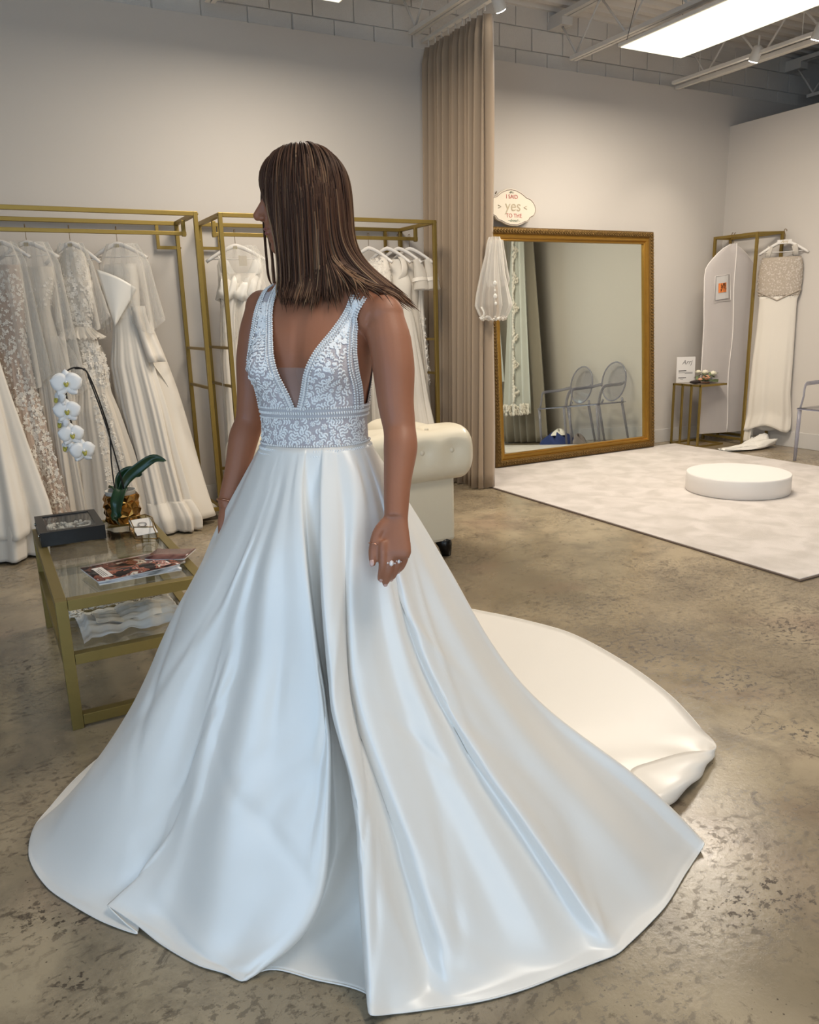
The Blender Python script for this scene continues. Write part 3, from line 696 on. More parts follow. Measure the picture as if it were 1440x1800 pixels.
z = TZ
magazine((.42,2.90), radians(8), .20, .285, z+.001, .004, cov2, 'blush magazine half hidden under the others on the coffee table')
magazine((.395,2.815), radians(3), .20, .28, z+.006, .004, cov3, 'blue-grey magazine lowest at the front edge of the coffee table')
m1 = magazine((.385,2.84), radians(10), .20, .29, z+.012, .004, cov1, 'top magazine with a dark bridal cover and a white address label')
lab = MB().bbox(-.138,-.082,-.065,.065,.0052,.0058).build('address_label', paper, m1, local=True)
mb = MB()
for i in range(6): mb.bbox(-.132+.007*i,-.130+.007*i,-.05,.03+.01*(i%3),.0060,.0062)
mb.build('label_print', ink, lab, local=True, kind='stuff')
text('title', 'BRIDAL', (.118,0,.0062), .05, mat('pink_ink',(214,160,150),.5), m1, (0,1,0), (-1,0,0), ext=.0002, local=True)
lf = mag_mat('cover_leaf', [(.3,(70,40,38)),(.6,(132,92,84))], 1.0, 18)
dd = magazine((.54,2.90), radians(-32), .13, .15, z+.018, .003, lf, 'small dark brochure poking out at the right of the magazines')
# folded veil and lace on the lower shelf
zz = .245+q/2
vl = empty('folded_veil', (.38,2.85,zz), 0, 'folded white tulle veil lying on the lower glass shelf', 'veil')
rows = []
for i in range(40):
    u = i/39; row = []
    for k in range(30):
        v = k/29; x = .19+.35*u; y = 2.70+.30*v+.03*sin(u*3)*(1-v)+.012*sin(u*17)*(1-v)+.02*u
        h = .006+.034*sin(pi*min(1,v*1.1))**.6*(.75+.25*sin(u*9+v*4))+.006*sin(v*40+u*6)+.004*sin(u*31)
        if u < .06 or u > .96: h *= .5
        row.append((x,y,zz+max(.002,h)))
    rows.append(row)
MB().rings(rows, closed=False).build('tulle_fold', sheer('veil_cloth',(226,222,216),.72), vl, solid=.002)
rows = [[(x+.02,y*.97+.09,z_+.004) for x,y,z_ in r_[5:26]] for r_ in rows[4:36]]
MB().rings(rows, closed=False).build('inner_fold', satin_cream, vl)
lc = MB()
for i in range(420):
    u = R.random(); x = .165+.37*u; y = 3.03+.10*R.random()-.10*(u < .15)*R.random(); a = R.uniform(0,6.28)
    for s in (0,1.2,-1.2): lc.ball((x+.006*cos(a+s),y+.006*sin(a+s),zz+.004+R.uniform(0,.018)), (.009,.0035,.0015), 6, M=Matrix.Rotation(a+s,3,'Z'))
tag(lc.build('lace_trim', lace_white, None), 'heap of cut white lace on the lower glass shelf behind the veil', 'lace', kind='stuff')
# ================================================================ hangers and gowns
badge = mat('gold_badge', (182,160,110), .35, .7)
def hanger(c, ang, bar_z, w_=.40, drop=.09, hook_y=None, label='', group=None, bar=True, tilt=0, badge_on=True):
    "c = (x,y) under the hook; shoulders run along ang"
    t = empty('clothes_hanger', (c[0],c[1],bar_z), 0, label, 'hanger', group)
    d = Vector((cos(ang),sin(ang),0)); o = Vector((c[0],c[1],bar_z))
    nd = Vector((0,1,0))
    hp = [o+Vector((0,0,-.085)), o+Vector((0,0,-.03))]+[o+Vector((0,0,.006))+nd*(.014*cos(a))+Vector((0,0,.014*sin(a))) for a in (0,.6,1.2,1.8,2.5,3.1,3.7)]
    MB().tube(hp, .0018, 6).build('hook', brass, t)
    z0 = bar_z-.085
    P = [o+d*(w_/2*u)+Vector((0,0,-.085-drop*abs(u)**1.35+tilt*u*w_/2)) for u in [i/8-1 for i in range(17)]]
    MB().tube(P, [(.007+.006*abs(i/8-1)**2, .011+.004*(1-abs(i/8-1))) for i in range(17)], 8).build('shoulder_bar', hanger_white, t)
    if bar: MB().tube([P[1],P[1]*.5+P[-2]*.5+Vector((0,0,-.004)),P[-2]], .004, 6).build('trouser_bar', hanger_white, t)
    if badge_on:
        n = Vector((d.y,-d.x,0)); 
        if n.y > 0: n = -n
        c0 = o+Vector((0,0,-.098))+n*.013
        M = Matrix((d,n,Vector((0,0,1)))).transposed(); MB().box(c0, (.026,.003,.020), M=M).build('badge', badge, t)
    return t
def interp_rows(rows, z):
    zs = [r_[0] for r_ in rows]
    z = min(max(z, zs[-1]), zs[0])
    return [float(np.interp(-z, [-q for q in zs], [r_[j] for r_ in rows])) for j in range(1,len(rows[0]))]
class Gown:
    def __init__(s, rows, ang, dr=.45, folds=7, amp=.02, ph=0, toe=.0, top_amp=.0, sharp=1):
        s.rows, s.ang, s.dr, s.folds, s.amp, s.ph, s.ta, s.sharp = rows, ang, dr, folds, amp, ph, top_amp, sharp
        s.z0, s.z1 = rows[-1][0], rows[0][0]
    def pt(s, z, a, off=0):
        x, y, hw = interp_rows(s.rows, z); t = (s.z1-z)/(s.z1-s.z0)
        hw = hw/abs(cos(s.ang)) if abs(cos(s.ang)) > .3 else hw
        f = s.ta+s.amp*max(0,t-.22)/.78
        w1 = sin(s.folds*a+s.ph+1.2*sin(2*a+t)); w1 = w1*(.6+.4*abs(w1)); w2 = sin((s.folds*2+1)*a+s.ph*2+t*2)*.45+sin((s.folds*4+3)*a+s.ph*3+t)*.22
        g = (f*(w1+w2))
        rx = hw+g*.6+off; ry = hw*s.dr+.01+g+off
        u, v = rx*cos(a), ry*sin(a)
        return Vector((x+u*cos(s.ang)-v*sin(s.ang), y+u*sin(s.ang)+v*cos(s.ang), z))
    def mesh(s, z0=None, z1=None, off=0, nr=46, n=160, a0=0, a1=2*pi, hem=0):
        z0 = s.z0 if z0 is None else z0; z1 = s.z1 if z1 is None else z1; R_ = []
        full = abs(a1-a0-2*pi) < 1e-6
        for i in range(nr):
            z = z1+(z0-z1)*i/(nr-1)
            row = []
            for k in range(n if full else n+1):
                a = a0+(a1-a0)*k/n; p = s.pt(z, a, off)
                if hem: p.z += hem*(i/(nr-1))**3*sin(3*a+s.ph)
                row.append(p)
            R_.append(row)
        return MB().rings(R_, closed=full)
    def lace(s, n, z0, z1, size=.012, a0=0, a1=2*pi, dens=None, seed=3):
        rr = random.Random(seed); mb = MB(); c = 0
        while c < n:
            z = rr.uniform(z0,z1); a = rr.uniform(a0,a1)
            if dens and rr.random() > dens(z,a): c += .2; continue
            p = s.pt(z,a,.002); e = s.pt(z,a+.02,.002)-p; e.normalize(); uz = Vector((0,0,1)); nn = e.cross(uz); uz = nn.cross(e)
            th = rr.uniform(0,6.28); k = rr.choice((3,5,5,2))
            for j in range(k):
                q = th+j*(2*pi/5 if k == 5 else .7); d = e*cos(q)+uz*sin(q); sd = nn.cross(d)
                M = Matrix((d,sd,nn)).transposed(); sz = size*rr.uniform(.7,1.1)
                V = [M @ Vector(v_) for v_ in ((0,0,0),(sz*.5,sz*.28,.002),(sz,0,.0005),(sz*.5,-sz*.28,.002),(sz*.5,0,.0035))]
                mb.add([v_+p for v_ in V], [(0,3,4),(3,2,4),(2,1,4),(1,0,4)])
            c += 1
        return mb
GR = 'gowns on the left clothes rack'; GR2 = 'gowns on the right clothes rack'
HG = 'white hangers on the left clothes rack'; HG2 = 'white hangers on the right clothes rack'
BZ = 1.888
def gown_root(name, c, label, group): return empty(name, (c[0],c[1],0), 0, label, 'wedding gown', group)
A1 = -.5
blush = mat('blush_glitter', (178,158,142), .55, 0, .5, var=.12, vscale=60, bump=.3, bscale=180, sheen=.2)
plain = mat('gown_crepe', (218,210,198), .6, 0, .3, sheen=.3, bump=.03, bscale=60)
tulle_body = mat('gown_tulle', (204,194,180), .8, 0, .2, sheen=.4, bump=.08, bscale=90)
# D folded satin gown
rows = [(1.68,.893,5.45,.085),(1.60,.880,5.45,.10),(1.486,.879,5.43,.095),(1.36,.885,5.41,.075),(1.25,.885,5.40,.085),(1.06,.88,5.36,.115),(.775,.905,5.30,.13),(.487,.93,5.23,.125),(.25,.95,5.16,.13),(.10,.962,5.11,.132)]
t = gown_root('satin_gown', (.9,5.4), 'ivory satin gown with a big folded bodice, rightmost on the left rack', GR)
g = Gown(rows, A1, .5, 6, .034, .4)
g.mesh(hem=.02).build('skirt', satin_cream, t, solid=.002)
LA, LB, LC = Vector((.735,5.40,1.645)), Vector((.955,5.33,1.525)), Vector((.800,5.345,1.30))
rr_ = []
for i in range(15):
    v = i/14; p_, q_ = LA.lerp(LC,v), LB.lerp(LC,v**1.15)
    rr_.append([p_.lerp(q_,k/12)+Vector((0,-.030*sin(pi*k/12)*(1-v*.7)-.012,.010*sin(pi*k/12))) for k in range(13)])
MB().rings(rr_, closed=False).build('folded_lapel', satin, t, solid=.004)
rr_ = [[g.pt(1.42-.05*i,-1.0+.12*k,.02+.02*sin(k*.9)) + Vector((.02*i*.35,-.01,0)) for k in range(9)] for i in range(8)]
MB().rings(rr_, closed=False).build('side_drape', satin_cream, t, solid=.003)
# loose back train and looped bustle hanging at its right
rr_ = []
for i in range(36):
    v = i/35; z = 1.32-1.27*v
    cxx = .98+.14*v+.02*sin(v*5); cyy = 5.50-.33*v
    rr_.append([(cxx+(.07+.10*v)*cos(a_)*1.0+.012*sin(5*a_+v*3)*v, cyy+(.04+.07*v)*sin(a_), z+.03*(k_%7==0)*0) for k_, a_ in enumerate([2*pi*j/48 for j in range(48)])])
MB().rings(rr_).build('train', satin_cream, t, solid=.002)
rr_ = [[(1.015+.10*sin(pi*v)*1.0+.012*w_, 5.38-.06*v+.03*w_, 1.06-.50*v) for w_ in (-1,-.3,.3,1)] for v in [i/20 for i in range(21)]]
MB().rings(rr_, closed=False).build('bow_loop', satin_cream, t, solid=.004)
rr_ = []
for i in range(14):
    v = i/13; z = .20-.185*v
    rr_.append([g.pt(max(.1,z),2*pi*j/70,.004+.018*sin(pi*v))+Vector((.02*v,-.05*v,z-max(.1,z))) for j in range(70)])
MB().rings(rr_).build('turned_hem', satin_cream, t, solid=.002)
def cover(t, c, z0, z1, w0, w1, ang, amp=.02, m=None, name='tulle_overlay', dr=.5):
    gg = Gown([(z1,c[0],c[1],w0*.6),(z1-.12,c[0],c[1],w0),(z0,c[0]+.02,c[1]-.03,w1)], ang, dr, 5, amp, 1, top_amp=.012)
    gg.mesh(nr=22, n=64, hem=.05).build(name, m or tulle, t)
cover(t, (.91,5.43), 1.30, 1.80, .135, .16, A1)
hanger((.888,5.457), A1, BZ, .36, .09, label='white hanger under the bar carrying the folded satin gown', group=HG)
# C mermaid lace gown
rows = [(1.76,.621,5.45,.05),(1.66,.612,5.45,.085),(1.556,.600,5.42,.095),(1.42,.600,5.42,.085),(1.30,.598,5.42,.062),(1.266,.595,5.42,.064),(1.143,.620,5.42,.090),(1.036,.627,5.42,.10),(.90,.62,5.38,.105),(.791,.616,5.35,.135),(.506,.625,5.30,.18),(.154,.63,5.24,.225),(.06,.63,5.22,.235)]
t = gown_root('mermaid_lace_gown', (.6,5.4), 'lace bodice gown with a tulle waist ruffle, third hanger from the right on the left rack', GR)
t['label'] = 'sparkly lace mermaid gown with a tulle ruffle at its waist on the left rack'
g = Gown(rows, A1, .5, 8, .02, 1.1)
g.mesh(hem=.02).build('skirt', tulle_body, t)
g.lace(620, 1.30, 1.74, .020, seed=4).build('lace_bodice', lace_white, t, kind='stuff')
g.lace(760, .93, 1.22, .022, dens=lambda z,a: 1 if z > .98+.08*sin(2*a) else .4, seed=5).build('lace_hip', lace_white, t, kind='stuff')
g.lace(260, .12, .90, .018, a0=-1.3, a1=-.7, seed=6).build('lace_border', lace_white, t, kind='stuff')
pr = []
for i in range(7):
    v = i/6; pr.append([g.pt(1.30-.07*v, 2*pi*k/120, .005+v*(.055+.012*sin(k*.9)+.008*sin(k*2.3)))+Vector((0,0,.008*sin(k*1.7)*v)) for k in range(120)])
MB().rings(pr).build('waist_ruffle', tulle_dense, t)
cover(t, (.61,5.43), 1.33, 1.80, .10, .13, A1)
hanger((.613,5.457), A1, BZ, .34, .12, label='white hanger under the bar carrying the sparkly lace gown', group=HG)
# B tulle gown
rows = [(1.66,.400,5.45,.085),(1.60,.400,5.45,.09),(1.458,.392,5.42,.060),(1.40,.392,5.42,.050),(1.222,.395,5.42,.072),(.877,.40,5.38,.09),(.530,.40,5.33,.10),(.176,.40,5.28,.12),(.05,.40,5.26,.125)]
t = gown_root('tulle_gown', (.4,5.4), 'plain sheer tulle gown in a gauzy cover, second from left on the left rack', GR)
g = Gown(rows, A1, .55, 9, .022, 2.0); g.mesh(hem=.02).build('skirt', tulle_body, t)
g.lace(160, 1.42, 1.60, .014, seed=9).build('lace_bodice', lace_white, t, kind='stuff')
cover(t, (.40,5.42), .90, 1.80, .12, .15, A1, .03); cover(t, (.41,5.42), 1.0, 1.25, .13, .13, A1, .02)
hanger((.369,5.457), A1, BZ, .36, .09, label='white hanger under the bar carrying the plain tulle gown', group=HG)
# A blush glitter gown
rows = [(1.67,.232,5.45,.08),(1.58,.225,5.45,.09),(1.429,.214,5.42,.085),(1.229,.203,5.42,.082),(.925,.204,5.38,.095),(.552,.215,5.30,.12),(.276,.225,5.25,.14),(.06,.24,5.20,.15)]
t = gown_root('blush_gown', (.21,5.4), 'blush glitter gown with vertical beading and lace trim, near the left picture edge', GR)
g = Gown(rows, A1, .5, 8, .02, .3); g.mesh(hem=.02).build('skirt', blush, t)
g.lace(1100, .85, 1.64, .014, seed=12).build('bead_embroidery', lace_white, t, kind='stuff')
g.lace(520, .10, .95, .018, a0=-1.5, a1=.1, seed=13).build('lace_border', lace_white, t, kind='stuff')
cover(t, (.235,5.43), 1.0, 1.80, .105, .13, A1)
hanger((.222,5.457), A1, BZ, .34, .09, label='white hanger at the left picture edge carrying the blush gown', group=HG)
# L full satin ball gown
rows = [(1.62,.03,5.45,.085),(1.40,.03,5.43,.080),(1.30,.03,5.42,.07),(1.15,.01,5.38,.11),(.945,-.01,5.34,.16),(.584,-.02,5.24,.23),(.30,-.03,5.12,.29),(.17,-.03,5.08,.30)]
t = gown_root('ball_gown', (0,5.3), 'wide cream satin ball gown skirt hanging lowest at the left picture edge', GR)
g = Gown(rows, -.35, .55, 5, .05, 1.9); g.mesh(hem=.03).build('skirt', satin_cream, t, solid=.003)
rr_ = []
for i in range(16):
    v = i/15; z = .30-.285*v; rr_.append([g.pt(max(.17,z), 2*pi*j/110, -.03+.0*v)+Vector((-.02*v,-.02*v,z-max(.17,z))) for j in range(110)])
MB().rings(rr_).build('underskirt', plain, t, solid=.002)
hanger((.03,5.457), A1, BZ, .36, .09, label='white hanger just outside the left edge carrying the ball gown', group=HG)
# G ruffled satin gown behind the second rack's left posts
rows = [(1.74,1.679,5.45,.05),(1.70,1.672,5.45,.12),(1.62,1.66,5.45,.13),(1.551,1.642,5.42,.115),(1.328,1.60,5.42,.095),(1.022,1.603,5.42,.12),(.625,1.628,5.42,.143),(.30,1.61,5.36,.15),(.12,1.60,5.30,.15)]
t = gown_root('ruffled_satin_gown', (1.63,5.4), 'off-shoulder satin gown seen between the posts left of the woman', GR2)
g = Gown(rows, -.4, .5, 5, .03, .2, top_amp=.008); g.mesh(hem=.02, z1=1.62).build('skirt', satin_cream, t, solid=.002)
for sx in (-1,1):
    rr_ = [[Vector((1.66+sx*(.03+.10*u), 5.42-sx*.05*u, 1.58+.12*u-.05*w_))+Vector((0,-.03*sin(pi*u)-.012*w_,.015*sin(u*9+w_*3))) for w_ in (-1,-.4,.2,1)] for u in [i/12 for i in range(13)]]
    MB().rings(rr_, closed=False).build('off_shoulder_band', satin, t, solid=.004)
pr = [[g.pt(1.60-.05*i, 2*pi*k/90, .006*i+.014*sin(k*.7+i))+Vector((0,0,.012*sin(k*.5))) for k in range(90)] for i in range(4)]
MB().rings(pr).build('neckline_ruffle', satin, t, solid=.002)
cover(t, (1.67,5.43), 1.15, 1.80, .15, .17, -.4)
MB().box((1.665,5.37,1.70), (.055,.003,.065)).build('price_tag', mat('tag_card',(196,184,164),.7), t)
hanger((1.647,5.457), -.4, BZ, .40, .10, label='white hanger carrying the off-shoulder satin gown left of the woman', group=HG2)
# right-hand four, seen nearly edge on
A2 = -.95
def slim(rows, name, label, m, c, laces=(), sleeves=None, cov=False, folds=7, hl='', strap=True, sm=None, dr=.6):
    t = gown_root(name, c, label, GR2)
    g = Gown([(z,x,y,hw*.62) for z,x,y,hw in rows], A2, dr, folds, .016, c[0]*5)
    g.mesh(hem=.02).build('skirt', m, t)
    for (n, z0, z1, sz, nm) in laces: g.lace(n, z0, z1, sz, seed=int(c[0]*100)).build(nm, lace_white, t, kind='stuff')
    d = Vector((cos(A2),sin(A2),0)); o = Vector((c[0],c[1],0))
    hw = .15
    if strap:
        for s in (-1,1):
            P = [o+d*s*.11+Vector((0,0,1.735)), o+d*s*.12+Vector((0,-.03,1.70)), o+d*s*.11+Vector((0,-.05,1.62)), o+d*s*.06+Vector((0,-.04,1.54))]
            MB().tube(catmull(P,10), (.028,.006), 8).build('strap', sm or m, t)
    if sleeves:
        for s in (-1,1):
            p0 = o+d*s*.15+Vector((0,0,1.72)); p1 = o+d*s*.17+Vector((0,-.03,1.50)); 
            MB().tube([p0,p0.lerp(p1,.5)+d*s*.01,p1], [(.02,.03),(.035,.05),(.042,.062)], 16, cap=False).build('sleeve', tulle_dense, t)
            MB().tube([p0.lerp(p1,.62),p0.lerp(p1,.74)], [(.043,.062),(.045,.065)], 16, cap=False).build('sleeve_band', satin_cream, t)
    if cov: cover(t, (c[0],c[1]-.02), .95, 1.74, .08, .09, A2)
    hanger((c[0],5.457), A2, BZ, .38, .11, label=hl, group=HG2, badge_on=False)
slim([(1.70,2.66,5.44,.12),(1.60,2.67,5.42,.12),(1.42,2.69,5.40,.09),(.964,2.719,5.38,.12),(.45,2.737,5.32,.16),(.08,2.74,5.28,.2)], 'beaded_cap_sleeve_gown', 'cap-sleeved beaded gown hanging right beside the woman\'s hair', plain, (2.645,5.457), [(420,1.38,1.72,.018,'lace_bodice')], hl='white hanger just right of the woman\'s hair')
slim([(1.72,2.82,5.45,.10),(1.543,2.85,5.42,.11),(1.38,2.87,5.40,.07),(1.295,2.89,5.40,.08),(.953,2.91,5.38,.11),(.69,2.92,5.36,.13),(.441,2.90,5.30,.17),(.08,2.88,5.26,.22)], 'plain_neck_gown', 'smooth cream V-neck gown, second right of the woman\'s hair', plain, (2.795,5.457), hl='white hanger second to the right of the woman\'s hair')
slim([(1.70,2.93,5.45,.08),(1.482,2.95,5.42,.075),(1.38,2.96,5.42,.06),(1.208,2.975,5.42,.075),(.861,3.0,5.42,.085),(.2,3.0,5.40,.10)], 'satin_band_sleeve_gown', 'sheer-sleeved gown with satin cuff bands, second from the curtain', tulle_body, (2.89,5.457), sleeves=True, strap=False, folds=9, hl='white hanger second from the curtain on the right rack')
slim([(1.68,3.01,5.45,.06),(1.481,3.01,5.42,.055),(1.207,3.015,5.42,.06),(.851,3.025,5.42,.07),(.80,3.025,5.42,.072)], 'lace_column_gown', 'narrow lace gown nearest the beige curtain on the right rack', plain, (2.985,5.457), [(700,.80,1.30,.018,'lace_panel')], sleeves=True, strap=False, folds=6, hl='white hanger nearest the beige curtain')

# ---------------------------------------------------------------- corner stand: garment bag and beaded gown
bag_m = sheer('bag_cloth', (206,198,194), .62)
t = empty('garment_bag', (6.46,5.42,0), 0, 'translucent grey garment bag with an orange tag hanging in the garment stand', 'garment bag')
bo = [(0,1.90),(.07,1.875),(.18,1.79),(.275,1.69),(.29,1.60),(.28,1.35),(.268,1.15),(.27,.9),(.272,.6),(.275,.3),(.275,.10)]
def bag_pt(u, z, s):   # u -1..1
    hw = float(np.interp(-z, [-q[1] for q in bo], [q[0] for q in bo])); x = u*hw
    bulge = .035*sqrt(max(0,1-u*u))*(1+.3*sin(z*7+u*4))
    return Vector((6.455+x*.97+.03*(1.9-z)*.4, 5.42-x*.22+s*bulge, z))
zs = [1.895-(1.795)*i/40 for i in range(41)]
MB().rings([[bag_pt(-cos(pi*k/20),z,-1) for k in range(21)]+[bag_pt(cos(pi*k/20),z,1) for k in range(1,20)] for z in zs]).build('bag_shell', bag_m, t)
edge = mat('bag_piping', (226,220,214), .6)
MB().tube([bag_pt(-1,z,0) for z in zs]+[bag_pt(1,z,0) for z in zs[::-1]], .005, 6).build('piping', edge, t)
MB().tube([bag_pt(.06,z,-1)+Vector((0,-.004,0)) for z in zs], .005, 6).build('zip', edge, t)
pk = [bag_pt(-.72,1.60,-1),bag_pt(-.72,1.36,-1),bag_pt(-.10,1.38,-1),bag_pt(-.14,1.62,-1)]; pk = [p+Vector((-.003,-.012,0)) for p in pk]
MB().rings([[pk[0].lerp(pk[3],k/6)+Vector((0,-.01*sin(pi*k/6),0)) for k in range(7)],[pk[1].lerp(pk[2],k/6)+Vector((0,-.01*sin(pi*k/6),0)) for k in range(7)]], closed=False).build('clear_pocket', thin_glass('clear_plastic',(.93,.93,.93),.08), t)
MB().tube(pk, .003, 5, closed=True).build('pocket_rim', edge, t)
def on_pocket(u, v, d=.008): 
    a_ = pk[1].lerp(pk[2],u); b_ = pk[0].lerp(pk[3],u); return a_.lerp(b_,v)+Vector((-.003,-d,0))
def quad(name, u0, u1, v0, v1, m, d): return MB().rings([[on_pocket(u0,v1,d+.009*sin(pi*u0)),on_pocket((u0+u1)/2,v1,d+.009),on_pocket(u1,v1,d+.009*sin(pi*u1))],[on_pocket(u0,v0,d+.009*sin(pi*u0)),on_pocket((u0+u1)/2,v0,d+.009),on_pocket(u1,v0,d+.009*sin(pi*u1))]], closed=False).build(name, m, t)
quad('slip_paper', .10,.90,.08,.96, paper, -.004)
quad('orange_tag', .22,.72,.34,.70, mat('orange_card',(226,132,70),.6), .001)
xd = (on_pocket(1,.5)-on_pocket(0,.5)); yd = (on_pocket(.5,1)-on_pocket(.5,0))
for s_, v_, z_ in (('L99',.59,.035),('4/0',.49,.042),('9 17',.38,.036)): text('tag_writing', s_, on_pocket(.48,v_,.014), z_, black_box, t, xd, yd, shear=.2)
for dx in (-.02,.015):
    MB().tube([(6.455+dx,5.42,1.885),(6.455+dx,5.42,1.965),(6.462+dx,5.42,1.99),(6.475+dx,5.42,1.995)], .003, 6).build('hook', brass, t)
A3 = atan2(-.89,.45)
t = gown_root('beaded_bodice_gown', (6.57,5.0), 'gown with a silver beaded bodice and plain skirt on the garment stand', None)
rows = [(1.745,6.63,5.01,.165),(1.68,6.63,5.01,.185),(1.56,6.63,5.01,.19),(1.42,6.63,5.01,.18),(1.36,6.63,5.01,.16),(1.1,6.63,5.01,.165),(.8,6.62,5.01,.175),(.5,6.615,5.01,.18),(.3,6.63,5.01,.195),(.17,6.60,5.01,.215)]
class G3(Gown):
    def pt(s, z, a, off=0):
        x, y, hw = interp_rows(s.rows, z); tt = (s.z1-z)/(s.z1-s.z0); f = .012*max(0,tt-.3)
        g_ = f*(sin(6*a+1)+.5*sin(13*a)); u, v = (hw+off+g_*.5)*cos(a), (hw*.2+off+.006+g_)*sin(a)
        return Vector((x+u*cos(A3)-v*sin(A3), y+u*sin(A3)+v*cos(A3), z))
g = G3(rows, A3); g.mesh(z1=1.40, hem=.03).build('skirt', plain, t, solid=.002)
bead = mat('beaded_net', (176,162,146), .35, .15, .6, var=.25, vscale=90, bump=.6, bscale=160)
g.mesh(z0=1.395, nr=20).build('bodice', bead, t, solid=.002)
g.lace(900, 1.38, 1.73, .010, seed=21).build('bead_clusters', mat('silver_bead',(206,196,184),.3,.2), t, kind='stuff')
MB().tube([g.pt(1.36+.09*abs(cos(a_)),a_,.006) for a_ in [2*pi*k/40 for k in range(40)]], .006, 6, closed=True).build('waist_trim', bead, t)
o_ = Vector((6.63,5.01,0)); d_ = Vector((cos(A3),sin(A3),0))
for s in (-1,1):
    MB().tube([o_+d_*s*.12+Vector((0,0,1.75)),o_+d_*s*.11+Vector((0,0,1.81)),o_+d_*s*.10+Vector((0,0,1.845))], (.03,.004), 8).build('shoulder_strap', tulle_dense, t)
# its train pooled on the floor
tr = []
for i in range(26):
    v = i/25; cx_ = 6.58-.56*v; cy_ = 5.0+.02*v-.05*sin(v*3); hh = .05*(1-v)**2+.02*(1-v)+.022; wd_ = .13-.085*v
    tr.append([(cx_+.02*sin(k_*2.1+v*6), cy_+wd_*cos(a_)*(1+.12*sin(5*a_+v*7)), .005+max(0,hh*(.5+.5*sin(a_))*(1+.35*sin(5*a_+v*13)))) for k_, a_ in enumerate([2*pi*j/36 for j in range(36)])])
MB().rings(tr, cap0=True, cap1=True).build('pooled_train', satin, t)
rr_ = [[g.pt(.20-.17*v, 2.2+.08*k, -.03+.02*v)+Vector((0,0,0)) for k in range(24)] for v in [i/8 for i in range(9)]]
MB().rings(rr_, closed=False).build('lining', plain, t, solid=.002)
for off, lab in ((-.0,'white hanger with gold lettering at the front of the corner garment stand'),(.06,'second white hanger with gold lettering, just behind the first on the stand')):
    c = Vector((6.64+off*.5,5.0+off*.3)); h = hanger((c.x,c.y), A3+.05*(off > 0), 1.97, .42, .11, label=lab, group='hangers on the corner stand', badge_on=False)
    n = Vector((-.8,-.6,0)); 
    MB().box(Vector((c.x,c.y,1.878))+n*.004, (.12,.012,.035), M=Matrix((d_,n,Vector((0,0,1)))).transposed()).build('hanger_neck', hanger_white, h)
    text('lettering', 'Arrj', Vector((c.x,c.y,1.868))+n*.0115+Vector((0,0,0)), .035, badge, h, d_, (0,0,1), shear=.3)

# ---------------------------------------------------------------- puff sleeve hanging at the curtain edge
t = empty('tulle_puff_sleeve', (3.42,4.88,0), 0, 'detached sheer tulle puff sleeve with a beaded cuff hanging on the curtain edge', 'sleeve')
rows = [(1.84,3.36,4.88,.035),(1.80,3.36,4.88,.05),(1.72,3.35,4.88,.055),(1.60,3.345,4.88,.085),(1.45,3.345,4.88,.12),(1.37,3.35,4.88,.135),(1.30,3.35,4.88,.10),(1.27,3.35,4.88,.07)]
g = Gown(rows, -.2, .6, 6, .014, 0, top_amp=.008)
g.mesh(nr=36, n=90).build('sleeve_tulle', sheer('sleeve_tulle',(232,226,216),.34), t)
g2 = Gown([(1.82,3.375,4.88,.045),(1.70,3.38,4.88,.06),(1.55,3.39,4.88,.075),(1.50,3.39,4.88,.06)], -.2, .5, 4, .012, 2, top_amp=.008)
g2.mesh(nr=20, n=60).build('inner_layer', sheer('sleeve_tulle',(232,226,216),.34), t)
cf = MB()
for k in range(60):
    a = 2*pi*k/60; cf.ball(g.pt(1.275+R.uniform(-.01,.015),a,.004), R.uniform(.006,.012), 6)
cf.build('lace_cuff', lace_white, t, kind='stuff')
for z_, r_ in ((1.52,.016),(1.47,.007),(1.43,.017),(1.38,.012)): MB().ball(g.pt(z_,-1.75,.006), (r_,.004,r_*1.1), 10).build('floral_bead', pearl, t)
MB().tube(catmull([(3.24,4.87,1.36),(3.25,4.85,1.31),(3.22,4.85,1.27),(3.27,4.84,1.29),(3.30,4.84,1.27)],16), (.014,.004), 8).build('ribbon_bow', satin, t)
MB().tube([(3.37,4.90,1.83),(3.38,4.93,1.88)], .002, 5).build('pin', brass, t)

